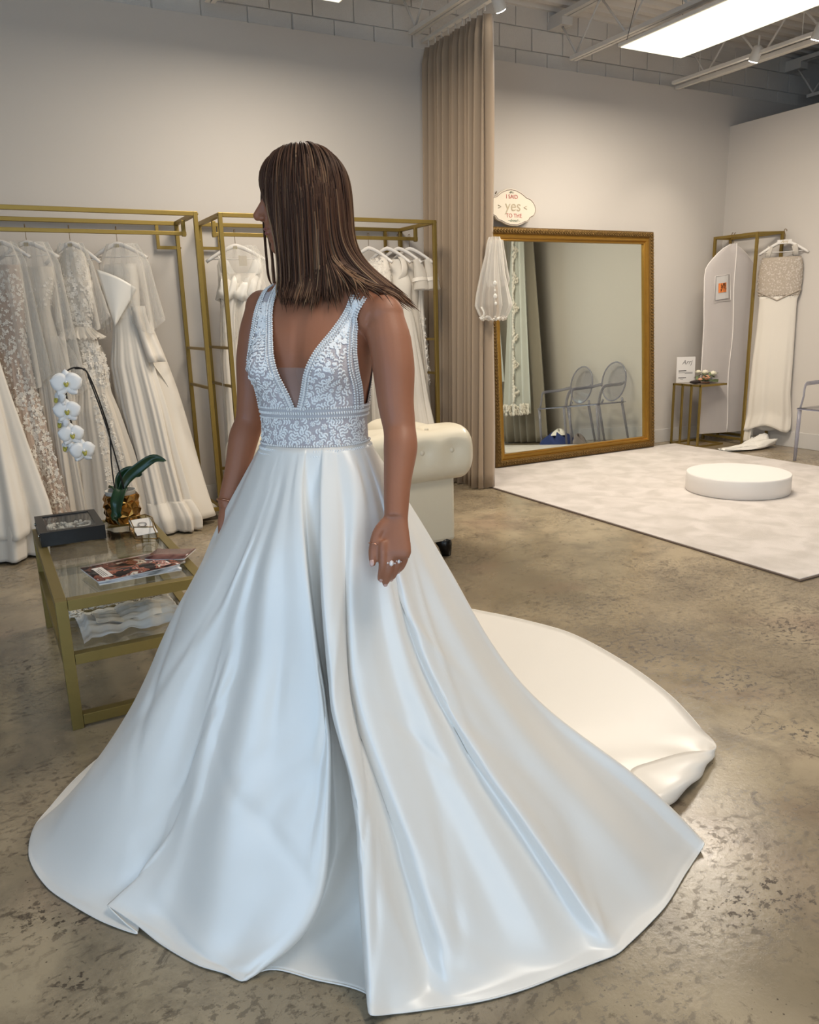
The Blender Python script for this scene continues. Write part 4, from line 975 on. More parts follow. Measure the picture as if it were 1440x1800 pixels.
# ---------------------------------------------------------------- clear chairs by the partition, curtain and veils (also seen in the mirror)
acr = thin_glass('clear_acrylic', (.86,.86,.90), .10)
acre = mat('acrylic_edge', (150,150,166), .08, 0, .7, alpha=.55)
def ghost_chair(x, y, rz, label):
    t = empty('clear_armchair', (x,y,0), rz, label, 'chair', 'clear acrylic armchairs along the partition')
    # local frame: front is +x
    for sx, sy in ((.22,.24),(.22,-.24),(-.20,.20),(-.20,-.20)):
        o_ = .03 if sx < 0 else 0
        MB().tube([(sx,sy,.44),(sx*(1.0)-(.06 if sx < 0 else 0),sy*1.02,0)], [.022,.017], 4).build('leg', acre, t, local=True)
    MB().box((0.01,0,.452), (.46,.50,.016)).build('seat', acr, t, local=True, bevel=.006)
    MB().tube([(.235,-.25,.45),(.235,.25,.45),(-.21,.21,.45),(-.21,-.21,.45)], .008, 6, closed=True).build('seat_rim', acre, t, local=True)
    # oval back
    B = lambda a, k=1: (-.22-.10*((.70+.20*sin(a)*k)-.45)/.45, .205*cos(a)*k, .70+.225*sin(a)*k)
    n = 36; ring = [B(2*pi*i/n) for i in range(n)]
    MB().rings([[B(2*pi*i/n,k) for i in range(n)] for k in (1,.6,.2)], cap1=True).build('oval_back', acr, t, local=True)
    MB().tube(ring, .009, 6, closed=True).build('back_rim', acre, t, local=True)
    for s in (-1,1):
        MB().tube(catmull([(-.26,s*.19,.68),(-.14,s*.27,.66),(.05,s*.285,.655),(.13,s*.27,.64),(.17,s*.25,.55),(.20,s*.25,.45)],16), [(.006,.018)]*16, 8).build('armrest', acre, t, local=True)
        MB().tube([(-.24,s*.16,.50),(-.225,s*.18,.45)], .014, 6).build('back_foot', acre, t, local=True)
    return t
ghost_chair(6.36, 4.10, pi, 'clear acrylic armchair cut by the right picture edge beside the beaded gown')
ghost_chair(6.36, 3.52, pi, 'clear acrylic armchair standing over the blue clothes in the mirror')
denim = mat('blue_denim', (44,58,108), .9, var=.2, vscale=20, bump=.2, bscale=200)
t = empty('heap_of_clothes', (6.2,3.6,0), 0, 'crumpled blue jeans with a white top dropped on the floor, seen in the mirror', 'clothes')
def heap(c, rx, ry, h, m, nm, sd, t):
    rg = []
    for i in range(14):
        v = i/13; rg.append([(c[0]+rx*v**.7*cos(a)*(1+.2*sin(3*a+sd)), c[1]+ry*v**.7*sin(a)*(1+.2*sin(2*a+sd)), c[2]+max(.001,h*(1-v**1.8)*(1+.35*sin(5*a+sd+v*6)))) for a in [2*pi*j/40 for j in range(40)]])
    MB().rings(rg, cap0=True).build(nm, m, t)
heap((6.22,3.50,.0), .17,.28, .12, denim, 'jeans', 1, t); heap((6.24,3.52,.11), .10,.12,.06, satin, 'white_top', 3, t); heap((6.30,3.80,.0), .08,.09,.09, mat('grey_knit',(150,140,138),.9), 'grey_top', 5, t)
cu2 = cloth_mat('grey_beige_curtain', (150,142,128))
t = empty('fitting_room_curtain', (6.45,2.4,0), 0, 'grey-beige fitting room curtain reflected at the left of the mirror', 'curtain')
curtain('c', lambda u,t_: (6.40-.0*u, 3.02-1.5*u, 1, .0), 260, .02, 2.95, cu2, 9, .05, None, None).build('curtain_panel', cu2, t, solid=.003)
MB().bbox(6.39,6.41,1.5,3.05,2.95,2.975).build('curtain_rod', steel_white, t)
for k in range(3): pass
vt2 = empty('lace_edged_veil', (6.22,2.5,0), 0, 'long lace-edged veil hanging before the fitting curtain, seen in the mirror', 'veil')
vr = []
for i in range(50):
    v = i/49; z = 2.75-2.35*v; vr.append([(6.24-.05*v+.03*sin(k*.55+v), 3.06-.06*v-(.22+.34*v)*k/40, z) for k in range(41)])
MB().rings(vr, closed=False).build('veil_tulle', sheer('veil_net',(226,228,220),.6), vt2)
lm = MB()
for i in range(900):
    v = R.random(); e = R.choice((0,0,1)); z = 2.75-2.35*v if e == 0 else .40+.13*R.random()
    v = (2.75-z)/2.35; k = R.uniform(14,19)+5*abs(sin(z*9)) if e == 0 else R.uniform(0,40)
    c = Vector((6.20-.05*v+.03*sin(k*.55+v), 3.06-.06*v-(.22+.34*v)*k/40, z)); lm.ball(c, (.004,.024,.018), 6, M=Matrix.Rotation(R.uniform(0,3),3,'X'))
lm.build('lace_edge', lace_white, vt2, kind='stuff')
MB().tube([(6.24,2.98,2.76),(6.24,2.5,2.78)], .006, 6).build('hanging_rod', steel_white, vt2)
v3 = empty('plain_veil', (6.1,2.2,0), 0, 'plain sheer veil hanging left of the lace-edged veil in the mirror', 'veil')
MB().rings([[(6.18+.035*sin(k*.7+i*.05), 2.46-.9*k/50, 2.75-1.9*i/30) for k in range(51)] for i in range(31)], closed=False).build('veil_tulle', sheer('veil_net',(226,228,220),.6), v3)
MB().tube([(6.18,2.48,2.76),(6.18,1.55,2.76)], .006, 6).build('hanging_rod', steel_white, v3)

# ================================================================ orchid on the coffee table
PX, PY = .485, 3.62
orc = empty('potted_orchid', (PX,PY,TZ), 0, 'white orchid with arching dark stems in a faceted gold pot on the coffee table', 'potted plant')
gpot = mat('gold_mirror_glaze', (176,128,66), .14, .95)
mb = MB(); n = 11; H_ = .125; rr_ = .074; V = []; levels = 5
for l in range(levels):
    z = TZ+.003+H_*l/(levels-1); r0 = rr_*(.93+.07*sin(pi*l/(levels-1)))
    for k in range(n): a = 2*pi*(k+(.5 if l%2 else 0))/n; V.append((PX+r0*cos(a),PY+r0*sin(a),z))
for l in range(levels-1):
    for k in range(n):
        if l%2 == 0: tri = [((l*n)+k,(l*n)+(k+1)%n,((l+1)*n)+k),((l*n)+(k+1)%n,((l+1)*n)+(k+1)%n,((l+1)*n)+k)]
        else: tri = [((l*n)+k,((l+1)*n)+(k+1)%n,((l+1)*n)+k),((l*n)+k,(l*n)+(k+1)%n,((l+1)*n)+(k+1)%n)]
        for a_, b_, c_ in tri:
            cc = (Vector(V[a_])+Vector(V[b_])+Vector(V[c_]))/3; o = Vector((cc.x-PX,cc.y-PY,0)).normalized()
            cc += o*(.010 if (k+l)%2 else -.002)
            mb.add([V[a_],V[b_],V[c_],cc],[(0,1,3),(1,2,3),(2,0,3)],False)
mb.build('faceted_pot', gpot, orc)
MB().lathe([(.0,.0),(.068,.0),(.068,.004),(0,.004)], (PX,PY,TZ+.001), 24, cap0=False, cap1=False).build('pot_base', gpot, orc)
MB().lathe([(.060,.06),(.064,.142),(.067,.145),(.062,.145),(.057,.10)], (PX,PY,TZ), 36, cap0=False, cap1=False).build('inner_pot', mat('white_liner',(206,200,190),.5), orc)
MB().lathe([(.0,.122),(.03,.124),(.060,.118)], (PX,PY,TZ), 20, cap0=False, cap1=False).build('bark', mat('bark',(62,46,34),.95,bump=.8,bscale=60), orc)
leaf_m = mat('orchid_leaf', (28,58,34), .32, 0, .5, var=.15, vscale=12, coat=.1)
def leaf(pts, wmax, m, name='leaf', up_=(0,0,1), twist=0, fold=.35):
    C_ = catmull(pts, 22); R_ = []
    for i, p in enumerate(C_):
        t_ = i/21; d = (C_[min(i+1,21)]-C_[max(i-1,0)]).normalized(); s = d.cross(Vector(up_)); s.normalize(); nn = s.cross(d)
        w_ = wmax*(sin(pi*min(1,t_*.9+.1))**.55)*(1-.0*t_) if t_ < .999 else 0.001
        q = twist*t_; s2 = s*cos(q)+nn*sin(q); n2 = s2.cross(d)
        R_.append([p+s2*w_*u+n2*(-fold*w_*(1-abs(u))) for u in (-1,-.6,-.25,0,.25,.6,1)])
    return MB().rings(R_, closed=False).build(name, m, orc, solid=.0018)
b0 = Vector((PX,PY,TZ+.135))
leaf([b0+Vector((.01,.0,.0)),(PX-.005,PY-.07,TZ+.165),(PX-.035,PY-.115,TZ+.12),(PX-.045,PY-.125,TZ+.05),(PX-.035,PY-.125,TZ+.015)], .030, leaf_m)
leaf([b0,(PX+.035,PY+.0,TZ+.19),(PX+.085,PY-.02,TZ+.235),(PX+.15,PY-.04,TZ+.275),(PX+.20,PY-.06,TZ+.262)], .024, leaf_m, up_=(.3,-.9,.3))
leaf([b0,(PX+.02,PY+.02,TZ+.19),(PX+.06,PY+.01,TZ+.215),(PX+.10,PY+.0,TZ+.20)], .032, leaf_m, up_=(0,-1,.2))
leaf([b0,(PX-.01,PY+.06,TZ+.16),(PX-.03,PY+.10,TZ+.14)], .028, leaf_m)
stem_m = mat('stem_dark', (26,20,18), .5)
s1 = catmull([(PX-.022,PY,TZ+.13),(PX-.024,PY-.01,TZ+.27),(PX-.018,PY-.01,TZ+.40),(PX-.038,PY-.01,TZ+.52),(PX-.062,PY-.01,TZ+.62),(PX-.085,PY-.01,TZ+.675),(PX-.125,PY-.015,TZ+.683)],40)
s2 = catmull([(PX+.018,PY,TZ+.13),(PX-.0,PY-.015,TZ+.26),(PX-.022,PY-.02,TZ+.40),(PX-.048,PY-.02,TZ+.53),(PX-.072,PY-.02,TZ+.63),(PX-.085,PY-.02,TZ+.675),(PX-.13,PY-.02,TZ+.686),(PX-.168,PY-.02,TZ+.655),(PX-.170,PY-.02,TZ+.56),(PX-.165,PY-.02,TZ+.45),(PX-.160,PY-.02,TZ+.38)],60)
MB().tube(s1, .0032, 7).build('support_stake', stem_m, orc); MB().tube(s2, .0032, 7).build('flower_stem', stem_m, orc)
for p in (s1[14], s1[33]): MB().ball(p, .006, 8).build('clip', stem_m, orc)
petal_m = mat('orchid_petal', (236,236,236), .6, 0, .3, sheen=.2); lip_m = mat('orchid_lip', (176,168,74), .5); 
def orchid_flower(c, r_, rz, rx=0):
    M0 = Matrix.Rotation(rz,3,'Z') @ Matrix.Rotation(rx,3,'X'); c = Vector(c)
    core = MB().ball(c+M0 @ Vector((0,-.008,.004)), (.006,.008,.006), 8, M=M0).build('flower', petal_m, orc)
    def petal(ang, ln_, wd_, lift):
        R_ = []
        for i in range(9):
            t_ = i/8; w_ = wd_*(sin(pi*min(1,.12+.88*t_))**.6); l = ln_*t_
            R_.append([c+M0 @ (Matrix.Rotation(ang,3,'Y') @ Vector((u*w_, -lift*sin(pi*t_)*.5+.012*abs(u)**2*t_+.002*(ang==0), l))) for u in (-1,-.5,0,.5,1)])
        MB().rings(R_, closed=False).build('petal', petal_m, core, solid=.0012)
    petal(1.30, r_, r_*.60, .012); petal(-1.30, r_, r_*.60, .012)
    petal(0, r_*.95, r_*.34, .004); petal(2.45, r_*.92, r_*.34, .003); petal(-2.45, r_*.92, r_*.34, .003)
    MB().ball(c+M0 @ Vector((0,-.016,-.010)), (.008,.008,.009), 8, M=M0).ball(c+M0 @ Vector((-.007,-.014,-.003)), (.003,.005,.007), 6, M=M0).ball(c+M0 @ Vector((.007,-.014,-.003)), (.003,.005,.007), 6, M=M0).build('lip', lip_m, core)
for (dx, dz, r_, rz, rx) in ((-.167,.625,.064,-.15,-.25),(-.178,.512,.056,-.1,-.15),(-.172,.412,.054,.1,-.1),(-.135,.338,.056,.25,0),(-.20,.565,.040,-1.2,0),(-.20,.46,.036,-1.1,0),(-.193,.36,.034,-.9,0)):
    orchid_flower((PX+dx, PY-.045+(.02 if r_ < .045 else 0), TZ+dz), r_, rz, rx)
    MB().tube([(PX-.166,PY-.02,TZ+dz+.01),(PX+dx,PY-.035,TZ+dz)], .0016, 5).build('flower_stalk', mat('green_stalk',(120,124,76),.6), orc)
# ================================================================ the woman
PHI = radians(-136); FV = Vector((cos(PHI),sin(PHI),0)); LV = Vector((-sin(PHI),cos(PHI),0)); UZ = Vector((0,0,1))
WCX, WCY = .676, 1.722
woman = empty('person', (WCX,WCY,0), 0, 'woman with straight brown hair wearing a white lace and satin wedding gown', 'person')
def skin_mat():
    m, nt, b = new_mat('skin'); N = nt.nodes; L = nt.links
    tc = N.new('ShaderNodeTexCoord'); n = N.new('ShaderNodeTexNoise'); n.inputs['Scale'].default_value = 9; n.inputs['Detail'].default_value = 5; L.new(tc.outputs['Object'], n.inputs[0])
    mx = N.new('ShaderNodeMix'); mx.data_type = 'RGBA'; mx.inputs[6].default_value = lin((148,94,68)); mx.inputs[7].default_value = lin((164,108,80)); L.new(n.outputs[0], mx.inputs[0])
    L.new(mx.outputs[2], b.inputs['Base Color']); b.inputs['Roughness'].default_value = .5; b.inputs['Subsurface Weight'].default_value = .12
    b.inputs['Subsurface Radius'].default_value = (.02,.008,.004); b.inputs['Subsurface Scale'].default_value = .5
    n2 = N.new('ShaderNodeTexNoise'); n2.inputs['Scale'].default_value = 260; L.new(tc.outputs['Object'], n2.inputs[0])
    bp = N.new('ShaderNodeBump'); bp.inputs['Strength'].default_value = .06; bp.inputs['Distance'].default_value = .003; L.new(n2.outputs[0], bp.inputs['Height']); L.new(bp.outputs[0], b.inputs['Normal'])
    return m
skin = skin_mat()
# torso sections: z, half width, half depth, forward shift, sideways shift
TS = [(.70,.155,.095,-.04),(.80,.165,.105,-.03),(.90,.162,.112,-.015),(.97,.140,.103,0),(1.03,.121,.094,.0),(1.08,.120,.093,.0),(1.13,.128,.095,.0),(1.18,.138,.098,.0),(1.23,.145,.098,-.002),(1.27,.150,.094,-.006),(1.31,.152,.086,-.012),(1.345,.135,.072,-.02),(1.375,.095,.060,-.028),(1.40,.058,.052,-.03)]
LEAN = lambda z: (WCX+.035*(z-1.0)/.4*1.0, WCY+.065*(z-1.0)/.4)   # upper body drifts slightly
def torso_sec(z):
    zs = [t_[0] for t_ in TS]; return [float(np.interp(z, zs, [t_[j] for t_ in TS])) for j in (1,2,3)]
def torso_pt(z, th, off=0):
    "th measured from the front, towards her left"
    a, b, s = torso_sec(z); cx_, cy_ = LEAN(z)
    d = 0
    for c_ in (-.50,.50):
        lo = .030 if z > 1.195 else .026
        d += .040*exp(-((th-c_)/.36)**2-((z-1.195)/(.055 if z > 1.195 else .045))**2)
    d -= .010*exp(-(th/.14)**2-((z-1.21)/.07)**2)
    ca, sa = cos(th), sin(th)
    n_ = 2.25; k = (abs(ca)**n_+abs(sa)**n_)**(-1/n_)
    return Vector((cx_,cy_,0))+LV*(sa*k*a+sa*(d+off))+FV*(ca*k*b+s+ca*(d+off))+UZ*z
def jt(x, y, z): return Vector((x,y,z))
SHL, ELL, WRL = jt(.818,1.622,1.297), jt(.800,1.530,1.062), jt(.738,1.440,.888)
SHR, ELR, WRR = jt(.640,1.925,1.322), jt(.590,1.945,1.060), jt(.500,1.890,.858)
body = MB()
body.rings([[torso_pt(z, 2*pi*k/72) for k in range(72)] for z in [.70+.0125*i for i in range(57)]], cap0=True, cap1=True)
NK = Vector(LEAN(1.38)+(1.38,))-FV*.028
# shoulders and trapezius
def blob(c, r_, M=None, seg=20): body.ball(c, r_, seg, M=M)
for S, s in ((SHL,1),(SHR,-1)):
    base = Vector(LEAN(1.33)+(0,))+LV*s*.075+UZ*1.335-FV*.02
    body.tube([NK+UZ*.035+LV*s*.012, NK.lerp(S,.45)+UZ*.018, S+UZ*.004+LV*s*(-.012)], [(.040,.036),(.040,.034),(.044,.044)], 18)
    body.tube([base, S-LV*s*.01], [(.052,.055),(.046,.048)], 18)
def limb(P, Rr, seg=22, n=34):
    C_ = catmull(P, n); m = len(P)-1
    rr = [float(np.interp(i/(n-1)*m, range(m+1), [r_[0] for r_ in Rr])) for i in range(n)]
    r2_ = [float(np.interp(i/(n-1)*m, range(m+1), [r_[1] for r_ in Rr])) for i in range(n)]
    body.tube(C_, [(a,b) for a,b in zip(rr,r2_)], seg)
for S, E, W_, s in ((SHL,ELL,WRL,1),(SHR,ELR,WRR,-1)):
    o = LV*s
    blob(S+UZ*.008, (.0455,.0455,.047)); blob(E, .0352); blob(S.lerp(E,.12), .0465)
    P = [S+UZ*.018, S.lerp(E,.18)+o*.006, S.lerp(E,.45)+o*.006, S.lerp(E,.75), E, E.lerp(W_,.22)+o*.004, E.lerp(W_,.6), W_]
    limb(P, [(.040,.040),(.047,.049),(.0455,.048),(.039,.041),(.0345,.036),(.036,.038),(.029,.030),(.0225,.026)])
# neck and head -------------------------------------------------------
HC = Vector((.730,1.845,1.563)); HYAW = radians(157); HF = Vector((cos(HYAW),sin(HYAW),0)); HL = Vector((-sin(HYAW),cos(HYAW),0))
HT = Matrix.Rotation(radians(4),3,HL.copy()); HS = .98
HF2, HU = HT @ HF, HT @ UZ
HM = Matrix((HF2,HL,HU)).transposed()
def hp(x, y, z): return HC+HM @ (Vector((x,y,z))*HS)
body.tube(catmull([NK-UZ*.03, NK+UZ*.03, HC.lerp(NK,.45)-HF*.012, hp(-.02,0,-.045)],12), [(.058-.0015*i*.9,.056-.0014*i*.9) for i in range(12)], 24)
def hb(x, y, z, r_, rot=0): body.ball(hp(x,y,z), tuple(v*HS for v in r_), 20, M=HM @ Matrix.Rotation(rot,3,'Y'))
hb(-.012,0,.048,(.095,.074,.086)); hb(.022,0,.035,(.070,.066,.075)); hb(.038,0,-.030,(.052,.052,.068)); hb(.05,0,-.062,(.038,.038,.040))
hb(.073,0,-.090,(.020,.020,.017)); hb(.03,.040,-.062,(.045,.018,.024),.25); hb(.03,-.040,-.062,(.045,.018,.024),.25)
for s in (-1,1):
    hb(.066,s*.034,-.018,(.022,.020,.022)); hb(.080,s*.026,.038,(.014,.024,.008)); hb(-.004,s*.076,-.004,(.016,.006,.028),.2)
body.tube([hp(.086,0,.030),hp(.097,0,.012),hp(.109,0,-.006),hp(.116,0,-.017)], [(.008*HS,.007*HS),(.008*HS,.008*HS),(.010*HS,.010*HS),(.010*HS,.0115*HS)], 14)
hb(.114,0,-.017,(.010,.010,.009)); hb(.070,0,.006,(.024,.034,.034)); hb(.072,0,-.030,(.022,.030,.026)); hb(.090,0,-.016,(.018,.013,.016)); hb(.086,0,.004,(.014,.012,.020))
for s in (-1,1): hb(.103,s*.011,-.021,(.010,.007,.007))
hb(.086,0,-.036,(.014,.018,.014)); hb(.0935,0,-.045,(.009,.022,.0055)); hb(.0915,0,-.056,(.009,.020,.0065)); hb(.085,0,-.070,(.010,.018,.010))
# hands ---------------------------------------------------------------
def hand(W_, down, back, side, s, curl=.5, tsp=1.0):
    """down = along the hand, back = out of the back of the hand, side = towards the thumb"""
    down, back, side = down.normalized(), back.normalized(), side.normalized()
    def q(a, b_, c_): return W_+down*a+side*b_+back*c_
    body.tube([q(-.02,0,0),q(.012,0,0),q(.045,.002,.001),q(.074,.001,.002),q(.086,0,0)], [(.024,.019),(.027,.0165),(.034,.0155),(.037,.0145),(.032,.012)], 20)
    tips = []
    for i, (off, ln_, r_) in enumerate(((.0265,.066,.0095),(.0088,.074,.0098),(-.0092,.068,.0093),(-.0262,.054,.0083))):
        c_ = curl*(1+.15*i); p = q(.076-.004*abs(i-1),off,.001); d = down.copy(); pts = [p-down*.02,p]
        ax = 0
        for seg_, fr in enumerate((.45,.31,.24)):
            ax += c_*(.45,.75,.55)[seg_]
            dd = down*cos(ax)-back*sin(ax)+side*(.07*(i-1.5)); pts.append(pts[-1]+dd*ln_*fr)
        body.tube(catmull(pts,14), [r_*1.05,r_*1.08]+[r_*(1.05-.02*j) for j in range(11)]+[r_*.62], 12); body.ball(pts[-1], r_*.74, 10); tips.append(pts)
    tp = [q(.006,.014,-.004),q(.034,.036,-.008),q(.068,.047*tsp,-.012),q(.100,.046*tsp,-.014)]
    body.tube(catmull(tp,12), [.014,.0142,.0138,.013,.0122,.0115,.011,.0108,.0105,.010,.009,.0066], 12); body.ball(tp[-1], .0074, 10)
    return tips, tp, q
camv = Vector((-.40,-.88,.10)).normalized()
dnL = (Vector((.705,1.395,.78))-WRL).normalized()
bkL = (camv-dnL*camv.dot(dnL)).normalized(); bkL = (bkL+Vector((.75,-.2,0))*.35); bkL = (bkL-dnL*bkL.dot(dnL)).normalized()
sdL = bkL.cross(dnL); 
if sdL.dot(Vector((-.88,.47,0))) < 0: sdL = -sdL
tipsL, thL, qL = hand(WRL, dnL, bkL, sdL, 1, .50, .92)
dnR = Vector((-.05,-.02,-1)).normalized(); bkR = Vector((-.72,.65,0)).normalized(); sdR = Vector((-.69,-.72,0)); sdR = (sdR-dnR*sdR.dot(dnR)).normalized()
tipsR, thR, qR = hand(WRR+Vector((-.004,-.002,-.0)), dnR, bkR, sdR, -1, .45)
# legs and feet under the skirt --------------------------------------
for s in (-1,1):
    H_ = Vector((WCX,WCY,.78))+LV*s*.075-FV*.05; K_ = Vector((WCX,WCY,.47))+LV*s*.065-FV*.04; A_ = Vector((WCX,WCY,.115))+LV*s*.065-FV*.06
    limb([H_,H_.lerp(K_,.5),K_,K_.lerp(A_,.3)-FV*.012,A_], [(.078,.078),(.060,.060),(.050,.050),(.048,.050),(.032,.034)])
    body.tube([A_-FV*.015,A_+FV*.05-UZ*.045,A_+FV*.13-UZ*.095], [(.032,.036),(.034,.030),(.040,.016)], 16)
me = bpy.data.meshes.new('body'); me.from_pydata([tuple(p) for p in body.v],[],body.f); me.update()
tmp = bpy.data.objects.new('tmp_body', me); col.objects.link(tmp)
md = tmp.modifiers.new('r','REMESH'); md.mode = 'VOXEL'; md.voxel_size = .0026; md.use_smooth_shade = True
md = tmp.modifiers.new('s','SMOOTH'); md.factor = .5; md.iterations = 16
dg = bpy.context.evaluated_depsgraph_get(); bm_ = bpy.data.meshes.new_from_object(tmp.evaluated_get(dg)); bpy.data.objects.remove(tmp)
bm_.name = 'body'; bvh = BVHTree.FromPolygons([v.co.copy() for v in bm_.vertices], [tuple(p.vertices) for p in bm_.polygons])
bm_.transform(wm(woman).inverted()); bm_.materials.clear(); bm_.materials.append(skin)
for p in bm_.polygons: p.use_smooth = True
ob = bpy.data.objects.new('body', bm_); col.objects.link(ob); ob.parent = woman; WM['body'] = wm(woman)
eye_w = mat('eye_white',(226,222,216),.2)
for s in (-1,1):
    e = MB().ball(hp(.064,s*.029,.004), .0105*HS, 14).build('eye', eye_w, woman); MB().ball(hp(.0715,s*.030,.004), .0045*HS, 10).build('iris', mat('iris',(70,50,34),.2), e)
lipm = mat('lip_rose', (150,84,78), .4)
MB().ball(hp(.0965,0,-.0455), (.0075,.0185,.0042), 14, M=HM).build('upper_lip', lipm, woman)
MB().ball(hp(.0945,0,-.0555), (.0075,.0165,.0052), 14, M=HM).build('lower_lip', lipm, woman)
nail = mat('nail_pink', (204,164,152), .25, coat=.4)
for tips, bk_, dn_ in ((tipsL,bkL,dnL),(tipsR,bkR,dnR)):
    for pts in tips:
        d = (pts[-1]-pts[-2]).normalized(); n = (bk_-d*bk_.dot(d)).normalized(); s_ = d.cross(n)
        MB().ball(pts[-1]-d*.002+n*.0062, (.0062,.0046,.0018), 10, M=Matrix((d,s_,n)).transposed()).build('fingernail', nail, woman)
d = (thL[-1]-thL[-2]).normalized(); n = (sdL*.6+bkL*.8); n = (n-d*n.dot(d)).normalized()
MB().ball(thL[-1]+n*.0068-d*.001, (.0085,.0058,.002), 10, M=Matrix((d,d.cross(n),n)).transposed()).build('fingernail', nail, woman)
rose_gold = mat('rose_gold', (214,160,130), .2, 1); gem = mat('ring_stone', (232,220,214), .05, 0, .8, coat=.5)
def ring(name, c, d, r_, w_=.0011, stone=0, lab=None, up_=None):
    d = d.normalized(); a = d.orthogonal().normalized(); b_ = d.cross(a)
    o = MB().tube([c+a*cos(q)*r_+b_*sin(q)*r_ for q in [2*pi*i/24 for i in range(24)]], w_, 6, closed=True).build(name, rose_gold, woman, label=lab)
    if stone:
        n = up_; M = Matrix((d,n.cross(d),n)).transposed()
        MB().ball(c+n*(r_+.0015), (stone*1.25,stone,stone*.8), 8, M=M, smooth=False).build('stone', gem, o)
        for k in (-1,1): MB().ball(c+n*(r_)+n.cross(d)*k*stone*1.5, stone*.4, 6, smooth=False).build('stone', gem, o)
for i, st, nm in ((1,.0052,'ring with a large oval stone'),(2,.0036,'thin ring with small stones')):
    p = tipsL[i]; c = p[1].lerp(p[2],.62); d = (p[2]-p[1]).normalized(); n = (bkL-d*bkL.dot(d)).normalized(); ring('ring', c, d, .0098, .0011, st, nm, n)
p = tipsL[3]; ring('ring', p[1].lerp(p[2],.5), p[2]-p[1], .0086, .0009, lab='plain thin ring')
ring('ring', thL[1].lerp(thL[2],.75), thL[2]-thL[1], .0128, .0009, lab='plain thin thumb ring')
ring('bracelet', WRR+Vector((0,0,.012)), WRR-ELR, .0262, .0013, lab='thin gold bracelet')
